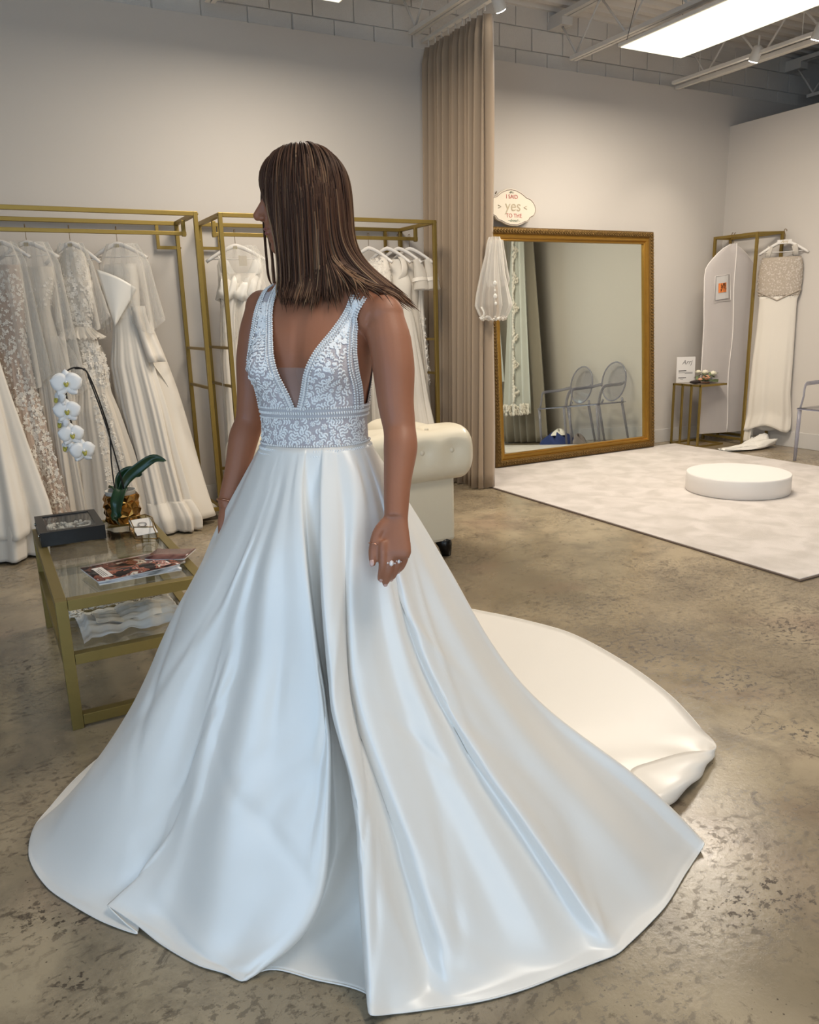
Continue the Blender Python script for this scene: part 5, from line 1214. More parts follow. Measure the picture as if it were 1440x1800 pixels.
RIBS=[[[571,1793,1024],[547,1806,973],[523,1819,922],[498,1833,871],[472,1847,820],[445,1862,769],[416,1877,718],[388,1893,667],[360,1908,616],[335,1921,565],[311,1934,514],[289,1946,463],[265,1959,412],[239,1973,361],[210,1989,310],[179,2006,259],[146,2024,209],[112,2042,160],[76,2062,115],[42,2080,76],[13,2096,47],[-7,2107,28],[-19,2113,17],[-26,2117,10],[-29,2119,7],[-32,2120,4]],[[562,1764,1024],[538,1772,973],[513,1780,922],[488,1788,871],[462,1798,820],[434,1809,769],[406,1820,718],[379,1832,667],[352,1843,616],[326,1854,565],[300,1864,514],[273,1874,463],[245,1884,412],[217,1895,361],[185,1908,310],[148,1923,259],[109,1939,209],[73,1954,160],[42,1967,115],[15,1977,76],[-8,1985,47],[-26,1991,28],[-38,1994,17],[-45,1994,10],[-49,1993,7],[-53,1992,4]],[[562,1740,1024],[539,1743,973],[515,1746,922],[491,1750,871],[465,1756,820],[437,1763,769],[409,1772,718],[381,1781,667],[353,1791,616],[325,1800,565],[297,1808,514],[269,1816,463],[240,1823,412],[211,1830,361],[179,1838,310],[147,1847,259],[115,1855,209],[87,1861,160],[63,1865,115],[41,1868,76],[22,1868,47],[7,1867,28],[-3,1863,17],[-11,1857,10],[-17,1850,7],[-22,1843,4]],[[565,1720,1024],[543,1719,973],[520,1717,922],[497,1717,871],[472,1719,820],[446,1723,769],[419,1729,718],[392,1736,667],[365,1743,616],[338,1749,565],[310,1755,514],[282,1760,463],[254,1764,412],[226,1768,361],[198,1772,310],[172,1774,259],[148,1776,209],[124,1777,160],[101,1778,115],[81,1778,76],[64,1776,47],[52,1772,28],[42,1767,17],[36,1760,10],[31,1753,7],[26,1745,4]],[[571,1702,1024],[550,1699,973],[528,1696,922],[506,1694,871],[482,1695,820],[457,1698,769],[433,1703,718],[408,1709,667],[383,1715,616],[358,1721,565],[332,1725,514],[307,1728,463],[281,1730,412],[256,1731,361],[231,1732,310],[208,1732,259],[185,1731,209],[164,1729,160],[145,1725,115],[130,1720,76],[117,1712,47],[106,1702,28],[98,1691,17],[92,1678,10],[86,1665,7],[81,1652,4]],[[578,1689,1024],[555,1685,973],[533,1682,922],[510,1680,871],[486,1681,820],[462,1683,769],[439,1687,718],[419,1692,667],[399,1696,616],[379,1699,565],[359,1700,514],[339,1700,463],[319,1698,412],[300,1695,361],[282,1691,310],[266,1686,259],[248,1681,209],[229,1676,160],[210,1671,115],[193,1664,76],[180,1653,47],[169,1641,28],[160,1627,17],[152,1612,10],[146,1597,7],[139,1581,4]],[[581,1683,1024],[559,1679,973],[536,1675,923],[513,1673,872],[488,1673,822],[464,1675,771],[444,1677,721],[427,1678,671],[411,1678,620],[395,1678,570],[377,1678,519],[358,1676,469],[339,1674,418],[321,1670,368],[302,1667,317],[284,1663,267],[264,1659,217],[238,1659,169],[205,1663,124],[172,1667,85],[151,1665,56],[140,1657,36],[135,1647,24],[130,1637,17],[125,1626,13],[121,1616,10]],[[583,1679,1024],[562,1674,974],[541,1669,925],[519,1666,875],[496,1665,826],[472,1665,777],[452,1665,727],[434,1665,678],[418,1665,628],[401,1665,579],[383,1663,529],[364,1661,480],[345,1659,431],[327,1656,381],[309,1652,332],[292,1648,282],[275,1645,233],[253,1644,186],[224,1647,142],[190,1655,104],[157,1664,75],[132,1670,56],[116,1673,44],[106,1673,37],[98,1673,33],[92,1671,30]],[[587,1674,1024],[566,1666,973],[545,1658,922],[523,1653,871],[498,1650,820],[474,1649,769],[454,1648,718],[437,1647,667],[420,1645,616],[402,1644,565],[383,1642,514],[364,1638,463],[345,1634,412],[327,1629,361],[309,1623,310],[292,1617,259],[274,1612,209],[251,1609,160],[224,1610,115],[196,1613,78],[174,1615,50],[159,1615,33],[150,1614,24],[145,1611,19],[141,1608,17],[137,1605,15]],[[592,1666,1024],[572,1657,973],[553,1648,922],[531,1641,871],[508,1637,820],[487,1635,769],[470,1632,718],[456,1629,667],[443,1627,616],[428,1625,565],[409,1622,514],[390,1618,463],[369,1614,412],[348,1609,361],[327,1604,310],[306,1598,259],[286,1592,209],[266,1586,160],[247,1579,115],[231,1572,76],[216,1565,47],[205,1558,28],[196,1549,17],[190,1541,10],[184,1531,7],[179,1522,4]],[[599,1658,1024],[579,1643,973],[559,1628,922],[538,1616,871],[516,1607,820],[497,1598,769],[483,1590,718],[472,1582,667],[461,1575,616],[447,1569,565],[430,1561,514],[412,1553,463],[394,1543,412],[375,1533,361],[356,1522,310],[338,1511,259],[321,1499,209],[305,1487,160],[290,1476,115],[276,1466,76],[264,1458,47],[254,1451,28],[248,1444,17],[243,1437,10],[239,1431,7],[235,1424,4]],[[607,1650,1024],[588,1632,973],[569,1616,922],[552,1600,871],[537,1585,820],[526,1572,769],[518,1559,718],[511,1548,667],[504,1538,616],[495,1527,565],[484,1516,514],[472,1503,463],[459,1489,412],[446,1474,361],[433,1458,310],[420,1443,259],[403,1429,209],[382,1419,160],[358,1411,115],[336,1405,76],[319,1399,47],[306,1393,28],[297,1388,17],[290,1383,10],[285,1378,7],[280,1372,4]],[[613,1644,1024],[591,1625,973],[575,1605,922],[565,1583,871],[558,1562,820],[554,1542,769],[550,1526,718],[547,1511,667],[545,1496,616],[543,1480,565],[540,1463,514],[534,1445,463],[524,1427,412],[511,1411,361],[498,1394,310],[483,1379,259],[467,1364,209],[446,1353,160],[419,1346,115],[388,1345,76],[358,1347,47],[336,1348,28],[322,1347,17],[313,1346,10],[306,1344,7],[300,1341,4]],[[618,1639,1024],[601,1619,973],[587,1597,923],[577,1575,872],[570,1554,822],[565,1535,771],[562,1518,721],[560,1503,671],[559,1488,620],[558,1471,570],[557,1453,519],[553,1434,469],[546,1415,418],[536,1397,368],[525,1380,317],[513,1363,267],[501,1346,217],[485,1332,168],[463,1323,123],[433,1321,84],[398,1326,54],[367,1332,33],[344,1337,20],[328,1338,12],[317,1339,8],[308,1338,4]],[[622,1637,1024],[606,1623,972],[594,1608,920],[585,1593,868],[580,1578,816],[576,1566,764],[575,1555,712],[574,1546,660],[575,1536,608],[575,1525,556],[575,1512,504],[573,1498,452],[568,1483,400],[560,1468,348],[551,1454,296],[541,1440,244],[530,1426,193],[517,1412,143],[502,1399,98],[484,1387,60],[462,1378,33],[435,1371,17],[405,1366,9],[377,1361,5],[352,1353,4],[329,1345,3]],[[627,1633,1024],[613,1623,972],[602,1613,920],[596,1602,868],[592,1593,816],[590,1585,764],[591,1579,712],[592,1574,661],[594,1569,609],[596,1563,557],[598,1553,505],[599,1542,453],[597,1530,401],[593,1518,349],[587,1506,297],[582,1492,246],[577,1478,194],[568,1465,145],[552,1453,99],[531,1441,62],[509,1426,34],[488,1408,17],[463,1388,9],[433,1371,5],[398,1355,3],[362,1340,2]],[[637,1627,1024],[623,1617,972],[613,1606,921],[607,1595,869],[604,1585,818],[603,1577,766],[603,1571,715],[603,1567,663],[605,1562,612],[607,1556,560],[609,1546,509],[609,1535,458],[609,1521,406],[607,1507,355],[605,1492,303],[602,1477,252],[597,1461,201],[588,1447,151],[576,1431,106],[562,1414,68],[545,1393,40],[524,1371,22],[501,1347,12],[477,1321,7],[455,1295,5],[432,1268,3]],[[644,1622,1024],[631,1611,972],[620,1598,921],[614,1585,869],[610,1573,818],[608,1564,766],[606,1556,715],[606,1551,663],[607,1544,612],[608,1536,560],[609,1525,509],[609,1511,458],[610,1495,406],[610,1478,355],[611,1460,303],[612,1441,252],[610,1422,201],[605,1404,151],[597,1385,106],[587,1364,68],[575,1342,40],[560,1317,22],[543,1291,12],[526,1263,7],[509,1235,5],[493,1207,3]],[[650,1620,1024],[638,1602,972],[626,1585,920],[617,1569,868],[609,1555,816],[603,1542,764],[599,1531,712],[597,1522,660],[595,1512,608],[593,1501,556],[591,1488,504],[590,1471,452],[592,1450,400],[596,1428,348],[599,1405,296],[598,1384,244],[594,1364,193],[587,1345,143],[578,1326,98],[569,1306,60],[559,1287,33],[549,1266,17],[539,1245,9],[529,1223,5],[519,1202,4],[509,1180,3]],[[654,1618,1024],[637,1592,975],[621,1567,926],[608,1542,877],[596,1519,828],[587,1498,779],[579,1478,730],[573,1460,681],[568,1443,632],[562,1424,584],[557,1403,535],[554,1378,486],[554,1351,437],[554,1322,388],[551,1295,339],[545,1270,290],[536,1246,242],[527,1223,194],[519,1201,150],[512,1182,111],[506,1167,80],[501,1154,58],[496,1145,43],[493,1137,33],[489,1129,27],[486,1121,22]],[[662,1615,1024],[648,1588,974],[634,1562,925],[622,1536,875],[611,1513,826],[602,1491,777],[595,1472,727],[589,1455,678],[583,1437,628],[577,1419,579],[573,1398,529],[571,1373,480],[572,1345,431],[573,1317,381],[571,1290,332],[566,1264,282],[560,1240,233],[554,1216,185],[549,1194,140],[545,1174,101],[541,1158,69],[538,1146,45],[536,1137,29],[533,1129,18],[531,1123,11],[529,1116,6]],[[672,1611,1024],[662,1585,973],[652,1559,923],[642,1534,872],[632,1512,822],[623,1492,771],[616,1475,721],[610,1459,671],[605,1442,620],[600,1425,570],[595,1405,519],[593,1382,469],[594,1355,418],[596,1327,368],[597,1300,317],[597,1273,267],[595,1247,217],[593,1221,168],[591,1197,123],[590,1176,84],[588,1157,54],[586,1142,33],[583,1130,20],[581,1119,12],[578,1109,8],[575,1099,4]],[[680,1610,1024],[674,1584,973],[668,1559,922],[661,1537,871],[652,1518,820],[642,1502,769],[634,1488,718],[627,1476,667],[620,1464,616],[613,1450,565],[609,1432,514],[609,1410,463],[613,1384,412],[620,1356,361],[628,1326,310],[634,1297,259],[637,1270,209],[637,1243,160],[636,1218,115],[635,1195,76],[631,1174,47],[628,1154,28],[623,1137,17],[618,1120,10],[612,1103,7],[607,1087,4]],[[690,1608,1024],[696,1573,973],[691,1544,922],[677,1522,871],[660,1504,820],[647,1487,769],[637,1470,718],[629,1455,667],[622,1440,616],[617,1422,565],[616,1400,514],[620,1374,463],[626,1344,412],[633,1314,361],[640,1283,310],[646,1252,259],[651,1222,209],[655,1194,160],[656,1168,115],[656,1146,76],[654,1128,47],[653,1113,28],[651,1101,17],[648,1091,10],[646,1082,7],[643,1073,4]],[[705,1607,1024],[712,1573,973],[710,1545,922],[697,1523,871],[683,1505,820],[672,1488,769],[664,1471,718],[660,1455,667],[659,1437,616],[659,1417,565],[660,1395,514],[663,1370,463],[667,1342,412],[672,1313,361],[679,1283,310],[687,1252,259],[696,1221,209],[705,1190,160],[711,1162,115],[715,1137,76],[716,1116,47],[716,1100,28],[715,1086,17],[713,1074,10],[711,1063,7],[708,1052,4]],[[720,1608,1024],[722,1580,973],[722,1553,922],[720,1529,871],[715,1508,820],[709,1490,769],[704,1473,718],[702,1458,667],[702,1441,616],[704,1422,565],[708,1399,514],[713,1374,463],[720,1347,412],[729,1318,361],[740,1287,310],[751,1256,259],[762,1224,209],[774,1193,160],[784,1163,115],[790,1137,76],[794,1114,47],[795,1095,28],[794,1079,17],[792,1064,10],[789,1050,7],[786,1036,4]],[[735,1612,1024],[737,1583,973],[739,1556,922],[739,1530,871],[736,1507,820],[733,1487,769],[733,1468,718],[734,1449,667],[737,1430,616],[742,1409,565],[749,1384,514],[757,1357,463],[767,1328,412],[780,1297,361],[794,1265,310],[810,1232,259],[825,1198,209],[841,1166,160],[854,1135,115],[865,1109,76],[871,1087,47],[874,1071,28],[875,1058,17],[874,1047,10],[873,1037,7],[871,1027,4]],[[746,1617,1024],[752,1590,973],[757,1564,922],[760,1541,871],[759,1521,820],[757,1503,769],[759,1486,718],[763,1468,667],[769,1449,616],[777,1428,565],[789,1404,514],[802,1377,463],[819,1346,412],[837,1315,361],[857,1281,310],[878,1247,259],[899,1213,209],[918,1179,160],[935,1148,115],[946,1120,76],[953,1096,47],[956,1077,28],[955,1060,17],[953,1046,10],[950,1032,7],[946,1018,4]],[[751,1620,1024],[757,1590,973],[763,1562,922],[766,1536,871],[765,1513,820],[763,1492,769],[765,1472,718],[769,1451,667],[776,1429,616],[784,1406,565],[795,1380,514],[810,1350,463],[827,1317,412],[847,1283,361],[869,1248,310],[892,1212,259],[915,1176,209],[937,1141,160],[957,1109,115],[973,1081,76],[986,1060,47],[995,1044,28],[1000,1033,17],[1003,1025,10],[1004,1019,7],[1004,1013,4]],[[756,1624,1024],[766,1595,973],[774,1568,922],[780,1543,871],[782,1521,820],[783,1502,769],[787,1482,718],[795,1462,667],[806,1440,616],[819,1416,565],[833,1390,514],[850,1361,463],[870,1329,412],[890,1297,361],[910,1264,310],[932,1230,259],[954,1196,209],[976,1163,160],[996,1132,115],[1012,1104,76],[1025,1081,47],[1034,1064,28],[1040,1050,17],[1042,1039,10],[1043,1030,7],[1043,1021,4]],[[763,1629,1024],[775,1603,973],[786,1578,922],[796,1553,871],[803,1532,820],[809,1512,769],[817,1493,718],[827,1474,667],[840,1452,616],[857,1429,565],[874,1403,514],[894,1375,463],[914,1346,412],[936,1315,361],[958,1284,310],[983,1251,259],[1009,1217,209],[1034,1183,160],[1058,1152,115],[1077,1124,76],[1091,1101,47],[1100,1083,28],[1104,1069,17],[1106,1057,10],[1106,1046,7],[1105,1036,4]],[[770,1637,1024],[784,1611,973],[799,1586,922],[812,1562,871],[824,1539,820],[836,1517,769],[849,1496,718],[863,1476,667],[879,1454,616],[896,1431,565],[915,1406,514],[937,1379,463],[961,1349,412],[987,1318,361],[1015,1286,310],[1046,1252,259],[1079,1217,209],[1111,1183,160],[1138,1152,115],[1159,1126,76],[1173,1107,47],[1182,1092,28],[1187,1082,17],[1189,1074,10],[1190,1067,7],[1190,1061,4]],[[777,1645,1024],[796,1623,973],[816,1601,922],[834,1580,871],[851,1560,820],[867,1541,769],[884,1522,718],[902,1504,667],[922,1484,616],[943,1464,565],[965,1442,514],[989,1418,463],[1016,1392,412],[1046,1364,361],[1081,1333,310],[1120,1300,259],[1162,1266,209],[1201,1232,160],[1235,1203,115],[1263,1178,76],[1283,1158,47],[1296,1144,28],[1303,1133,17],[1307,1126,10],[1309,1120,7],[1310,1114,4]],[[782,1655,1024],[804,1634,973],[827,1612,922],[849,1592,871],[870,1573,820],[890,1554,769],[910,1536,718],[930,1518,667],[951,1500,616],[971,1482,565],[993,1462,514],[1020,1440,463],[1051,1414,412],[1086,1387,361],[1124,1357,310],[1167,1325,259],[1213,1291,209],[1258,1259,160],[1298,1229,115],[1331,1204,76],[1356,1184,47],[1372,1171,28],[1382,1162,17],[1387,1156,10],[1390,1152,7],[1392,1148,4]],[[785,1663,1024],[809,1642,973],[833,1620,922],[856,1599,871],[879,1579,820],[901,1560,769],[923,1541,718],[944,1523,667],[964,1505,616],[985,1487,565],[1009,1467,514],[1036,1444,463],[1068,1418,412],[1109,1388,361],[1158,1352,310],[1212,1314,259],[1265,1277,209],[1310,1244,160],[1347,1217,116],[1375,1195,79],[1395,1179,52],[1406,1168,35],[1412,1162,27],[1415,1159,23],[1416,1156,21],[1416,1154,20]],[[787,1672,1024],[811,1653,973],[835,1635,922],[858,1616,871],[881,1599,820],[904,1581,769],[926,1565,718],[948,1548,667],[969,1532,616],[990,1517,565],[1012,1500,514],[1038,1480,463],[1069,1457,412],[1106,1431,361],[1149,1402,310],[1196,1370,259],[1248,1336,209],[1301,1302,160],[1345,1271,115],[1378,1249,77],[1398,1233,48],[1411,1222,29],[1418,1215,18],[1422,1210,12],[1424,1206,8],[1425,1202,6]],[[789,1681,1024],[811,1670,972],[832,1660,920],[852,1650,868],[869,1642,816],[885,1634,764],[897,1628,712],[909,1622,661],[919,1617,609],[932,1611,557],[946,1604,505],[962,1596,453],[979,1587,401],[998,1578,349],[1016,1569,297],[1035,1560,246],[1055,1550,194],[1077,1539,145],[1102,1527,99],[1132,1512,62],[1171,1493,35],[1218,1470,19],[1270,1444,11],[1326,1416,8],[1383,1388,7],[1440,1360,6]],[[790,1691,1024],[814,1678,963],[837,1665,903],[858,1654,841],[876,1644,778],[891,1636,714],[904,1629,650],[916,1622,585],[931,1614,521],[949,1604,458],[968,1594,396],[988,1582,334],[1009,1571,272],[1031,1559,211],[1055,1546,150],[1086,1529,95],[1130,1505,52],[1184,1476,27],[1241,1445,16],[1299,1413,11],[1357,1382,9],[1415,1350,8],[1460,1311,17],[1444,1329,44],[1447,1394,44],[1463,1458,40]],[[790,1702,1024],[815,1690,961],[839,1678,899],[861,1668,835],[880,1658,770],[895,1651,704],[908,1645,637],[922,1638,571],[938,1630,505],[957,1621,440],[978,1610,376],[1000,1600,312],[1022,1589,248],[1046,1577,186],[1075,1563,126],[1115,1544,75],[1168,1518,41],[1227,1489,23],[1288,1459,15],[1349,1429,11],[1411,1400,9],[1472,1370,8],[1533,1340,8],[1540,1327,48],[1561,1391,52],[1556,1459,44]],[[788,1714,1024],[815,1704,961],[842,1694,897],[866,1685,833],[886,1677,767],[903,1670,700],[918,1664,633],[934,1658,565],[952,1651,499],[974,1643,433],[997,1634,368],[1021,1625,304],[1046,1615,240],[1073,1605,177],[1107,1592,118],[1153,1574,70],[1212,1551,41],[1274,1527,25],[1339,1502,17],[1403,1478,12],[1468,1453,10],[1533,1428,9],[1598,1403,8],[1662,1378,8],[1660,1380,46],[1669,1448,42]],[[786,1726,1024],[814,1718,961],[842,1709,898],[867,1701,834],[889,1694,769],[908,1689,702],[924,1684,635],[941,1678,568],[961,1672,501],[985,1665,436],[1009,1658,372],[1035,1650,308],[1061,1642,244],[1090,1633,182],[1126,1622,123],[1174,1607,77],[1233,1589,46],[1297,1569,29],[1363,1549,19],[1429,1528,14],[1495,1508,11],[1561,1488,9],[1628,1467,9],[1694,1447,8],[1760,1426,8],[1766,1422,36]],[[782,1739,1024],[807,1734,972],[832,1731,920],[856,1727,869],[877,1723,817],[896,1721,765],[912,1718,713],[926,1716,662],[940,1713,610],[956,1711,558],[973,1708,506],[993,1705,455],[1015,1702,403],[1037,1698,351],[1060,1695,300],[1083,1691,248],[1108,1687,197],[1137,1682,147],[1174,1677,102],[1227,1668,64],[1301,1657,37],[1395,1642,20],[1505,1624,11],[1624,1606,7],[1746,1586,5],[1869,1567,4]],[[777,1750,1024],[806,1751,972],[834,1751,920],[861,1752,869],[886,1752,817],[908,1753,765],[928,1753,713],[946,1753,662],[963,1753,610],[982,1754,558],[1003,1754,506],[1026,1755,455],[1050,1755,403],[1076,1755,351],[1102,1756,300],[1128,1756,248],[1155,1757,197],[1186,1757,147],[1227,1758,102],[1283,1759,64],[1360,1760,37],[1459,1762,20],[1574,1764,11],[1698,1766,7],[1825,1768,5],[1953,1770,4]],[[770,1762,1024],[801,1769,972],[832,1776,920],[861,1783,869],[888,1789,817],[913,1795,765],[935,1800,713],[955,1805,662],[976,1810,610],[997,1815,558],[1021,1821,506],[1046,1827,455],[1074,1833,403],[1102,1840,351],[1131,1846,300],[1160,1853,248],[1190,1860,197],[1224,1868,147],[1267,1878,102],[1326,1892,64],[1406,1911,37],[1508,1935,20],[1625,1962,11],[1751,1992,7],[1881,2022,5],[2012,2053,4]],[[763,1773,1024],[795,1789,972],[826,1804,920],[856,1819,869],[884,1833,817],[910,1846,765],[934,1858,713],[957,1869,662],[979,1880,610],[1003,1892,558],[1028,1904,506],[1056,1918,455],[1085,1932,403],[1115,1947,351],[1145,1962,300],[1176,1978,248],[1208,1993,197],[1244,2011,147],[1288,2033,102],[1347,2062,64],[1427,2102,37],[1527,2151,20],[1642,2209,11],[1766,2270,7],[1893,2333,5],[2021,2396,4]],[[754,1785,1024],[784,1806,972],[814,1827,920],[844,1847,869],[872,1866,817],[898,1883,765],[922,1900,713],[945,1915,662],[968,1931,610],[992,1947,558],[1018,1964,506],[1045,1983,455],[1074,2003,403],[1104,2023,351],[1134,2044,300],[1165,2065,248],[1197,2086,197],[1232,2110,147],[1274,2139,102],[1331,2177,64],[1405,2228,37],[1498,2291,20],[1604,2363,11],[1718,2440,7],[1834,2519,5],[1952,2599,4]],[[741,1798,1024],[772,1824,972],[802,1850,920],[832,1875,869],[860,1900,817],[887,1923,765],[912,1944,713],[936,1965,662],[959,1985,610],[984,2006,558],[1011,2029,506],[1040,2054,455],[1069,2079,403],[1100,2105,351],[1131,2132,300],[1162,2159,248],[1195,2186,197],[1230,2216,147],[1271,2251,102],[1324,2296,64],[1391,2354,37],[1473,2424,20],[1566,2504,11],[1666,2589,7],[1768,2676,5],[1870,2764,4]],[[727,1809,1024],[758,1841,972],[788,1872,920],[818,1903,869],[846,1933,817],[874,1962,765],[900,1989,713],[924,2015,662],[949,2041,610],[975,2068,558],[1003,2096,506],[1032,2127,455],[1063,2159,403],[1094,2191,351],[1125,2224,300],[1157,2257,248],[1190,2292,197],[1225,2328,147],[1265,2369,102],[1313,2419,64],[1372,2481,37],[1442,2554,20],[1521,2636,11],[1604,2723,7],[1689,2812,5],[1775,2901,4]],[[709,1821,1024],[732,1855,973],[755,1888,922],[777,1921,871],[799,1952,820],[819,1982,769],[838,2009,718],[856,2036,667],[874,2062,616],[893,2090,565],[913,2119,514],[935,2151,463],[957,2184,412],[980,2218,361],[1004,2252,310],[1027,2286,259],[1051,2322,209],[1077,2358,160],[1104,2399,115],[1137,2446,76],[1175,2502,47],[1218,2566,28],[1266,2636,17],[1317,2709,10],[1368,2785,7],[1420,2860,4]],[[687,1831,1024],[703,1865,973],[718,1899,922],[732,1932,871],[746,1964,820],[759,1994,769],[771,2021,718],[783,2047,667],[794,2073,616],[806,2100,565],[819,2129,514],[833,2160,463],[847,2193,412],[862,2227,361],[877,2261,310],[892,2295,259],[908,2330,209],[924,2366,160],[940,2403,115],[957,2442,76],[976,2484,47],[995,2528,28],[1016,2575,17],[1037,2623,10],[1059,2672,7],[1080,2720,4]],[[662,1837,1024],[664,1872,973],[667,1906,922],[669,1939,871],[672,1970,820],[674,1999,769],[676,2026,718],[678,2051,667],[680,2075,616],[682,2101,565],[684,2129,514],[686,2160,463],[689,2192,412],[691,2225,361],[694,2259,310],[696,2292,259],[699,2326,209],[702,2360,160],[704,2394,115],[707,2427,76],[709,2458,47],[711,2488,28],[714,2516,17],[716,2544,10],[718,2572,7],[720,2600,4]],[[635,1837,1024],[625,1867,973],[615,1898,922],[605,1927,871],[597,1954,820],[589,1979,769],[581,2001,718],[575,2022,667],[568,2043,616],[561,2065,565],[553,2089,514],[544,2116,463],[535,2144,412],[526,2172,361],[516,2202,310],[507,2232,259],[497,2262,209],[487,2292,160],[478,2321,115],[469,2350,76],[460,2377,47],[451,2403,28],[443,2428,17],[435,2452,10],[428,2476,7],[420,2500,4]],[[610,1830,1024],[590,1859,973],[570,1888,922],[550,1916,871],[532,1942,820],[515,1966,769],[500,1988,718],[485,2009,667],[471,2030,616],[456,2051,565],[440,2075,514],[422,2100,463],[404,2127,412],[385,2154,361],[366,2182,310],[346,2209,259],[327,2237,209],[308,2264,160],[290,2291,115],[273,2315,76],[258,2337,47],[244,2356,28],[232,2373,17],[221,2389,10],[211,2405,7],[200,2420,4]],[[589,1817,1024],[565,1840,973],[541,1864,922],[518,1886,871],[496,1907,820],[476,1927,769],[458,1944,718],[441,1961,667],[424,1977,616],[407,1995,565],[387,2013,514],[366,2034,463],[344,2055,412],[322,2078,361],[298,2100,310],[275,2123,259],[252,2146,209],[228,2168,160],[206,2190,115],[185,2211,76],[165,2230,47],[148,2246,28],[132,2262,17],[117,2276,10],[103,2291,7],[88,2305,4]],[[578,1804,1024],[550,1823,973],[523,1841,922],[496,1859,871],[472,1876,820],[449,1891,769],[429,1905,718],[410,1918,667],[391,1931,616],[371,1944,565],[349,1959,514],[325,1975,463],[300,1992,412],[274,2010,361],[248,2027,310],[222,2045,259],[195,2063,209],[169,2081,160],[144,2098,115],[120,2115,76],[98,2129,47],[78,2143,28],[60,2155,17],[43,2166,10],[27,2178,7],[10,2189,4]]]
# ---------------------------------------------------------------- bodice
FRONT_TH = lambda l, z: 0
def body_hit(o, d, off):
    "outermost hit of the body shell going outwards from o along d"
    h = None; p = o.copy(); tt = 0
    far = o+d*.5
    loc, nrm, idx, dist = bvh.ray_cast(far, -d, .5)
    if loc is None: return None
    if nrm.dot(d) < 0: nrm = -nrm
    return loc+nrm*off, nrm
def proj_front(l, z, off, back=False):
    "point of her chest at sideways offset l and height z, seen square on from her front"
    sgn = -1 if back else 1
    cx_, cy_ = LEAN(z); o = Vector((cx_,cy_,z))+LV*l
    loc, nrm, idx, dist = bvh.ray_cast(o+FV*sgn*.4, -FV*sgn, .8)
    if loc is None: return None
    return loc+nrm*off, nrm
def th_hit(z, th, off):
    # start just outside the torso section so arms held near the body are not hit
    c = torso_pt(z, th, .0); cx_, cy_ = LEAN(z); a, b, s = torso_sec(z); o = Vector((cx_,cy_,z))+FV*s
    d = (c-o).normalized(); n = (torso_pt(z,th+.03)-torso_pt(z,th-.03)).cross(UZ); n.normalize()
    if n.dot(d) < 0: n = -n
    e = .004; nz = (torso_pt(min(1.39,z+.01),th)-torso_pt(z-.01,th)).normalized(); tg = (torso_pt(z,th+.03)-torso_pt(z,th-.03)).normalized()
    n = tg.cross(nz); n.normalize()
    if n.dot(d) < 0: n = -n
    return c+n*off, n
ZB = 1.003      # bodice bottom
sheer_b = mat('bodice_mesh', (196,186,188), .75, 0, .25, sheen=.4, bump=.5, bscale=320, var=.06, vscale=120)
thread = mat('lace_thread', (244,242,240), .6, 0, .3, sheen=.2)
gown = empty('gown_bodice', (WCX,WCY,0)) ; bpy.data.objects.remove(gown)
# edges in (sideways, height): neckline (inner) and armhole (outer) for each side
NECK_L = [(.004,1.108),(.020,1.150),(.040,1.192),(.062,1.235),(.086,1.275),(.106,1.312),(.120,1.336)]
ARM_L = [(.128,1.105),(.131,1.150),(.131,1.195),(.130,1.240),(.131,1.280),(.141,1.312),(.158,1.334)]
NECK_R = [(-.004,1.108),(-.020,1.150),(-.034,1.192),(-.046,1.235),(-.056,1.275),(-.064,1.312),(-.070,1.340)]
ARM_R = [(-.128,1.105),(-.133,1.150),(-.133,1.195),(-.128,1.240),(-.122,1.280),(-.120,1.312),(-.122,1.340)]
def edge_at(E_, v): 
    C_ = catmull([(a,b,0) for a,b in E_], 41); i = min(40,int(v*40)); j = min(40,i+1); p = C_[i].lerp(C_[j], v*40-i); return p.x, p.y
def cup(u, v, off, NE, AE, back=False):
    l0, z0 = edge_at(NE, v); l1, z1 = edge_at(AE, v); l = l0+(l1-l0)*u; z = z0+(z1-z0)*u
    a, b, s = torso_sec(z)
    if z < 1.30:      # parametric chest, robust against the arms
        th = math.asin(max(-1,min(1,l/(a*1.03+.012))))
        for _ in range(7):
            q = torso_pt(z, th, 0); cx_, cy_ = LEAN(z); lv = (q-Vector((cx_,cy_,0))).dot(LV); th += (l-lv)/(a+.02); th = max(-1.5,min(1.5,th))
        if back: th = pi-th
        P = th_hit(z, th, off)
        if z < 1.26: return P
        Q = proj_front(l, z, off, back); 
        if Q is None: return P
        k = (z-1.26)/.04; return P[0].lerp(Q[0],k), P[1].lerp(Q[1],k).normalized()
    return proj_front(l, z, off, back)
def strap_top(u, w_, off, s, NE, AE):
    "over the shoulder from front to back, w_ 0..1"
    l0 = NE[-1][0]; l1 = AE[-1][0]; l = l0+(l1-l0)*u; ang = radians(-58+180*0+ (150)*w_)
    cx_, cy_ = LEAN(1.33); o = Vector((cx_,cy_,1.315))+LV*l-FV*.030
    a0 = radians(20); ang = a0+(radians(165)-a0)*w_
    d = FV*cos(ang)+UZ*sin(ang)
    loc, nrm, idx, dist = bvh.ray_cast(o+d*.105, -d, .2)
    if loc is None: return None
    return loc+nrm*off, nrm
OFF = .0045
def band_pt(th, z, off): return th_hit(z, th, off)
b_root = MB()
b_root.rings([[band_pt(2*pi*k/120, ZB+(1.112-ZB)*i/12, OFF)[0] for k in range(120)] for i in range(13)])
bod = b_root.build('bodice', sheer_b, woman, label='white lace bodice')
sides = []
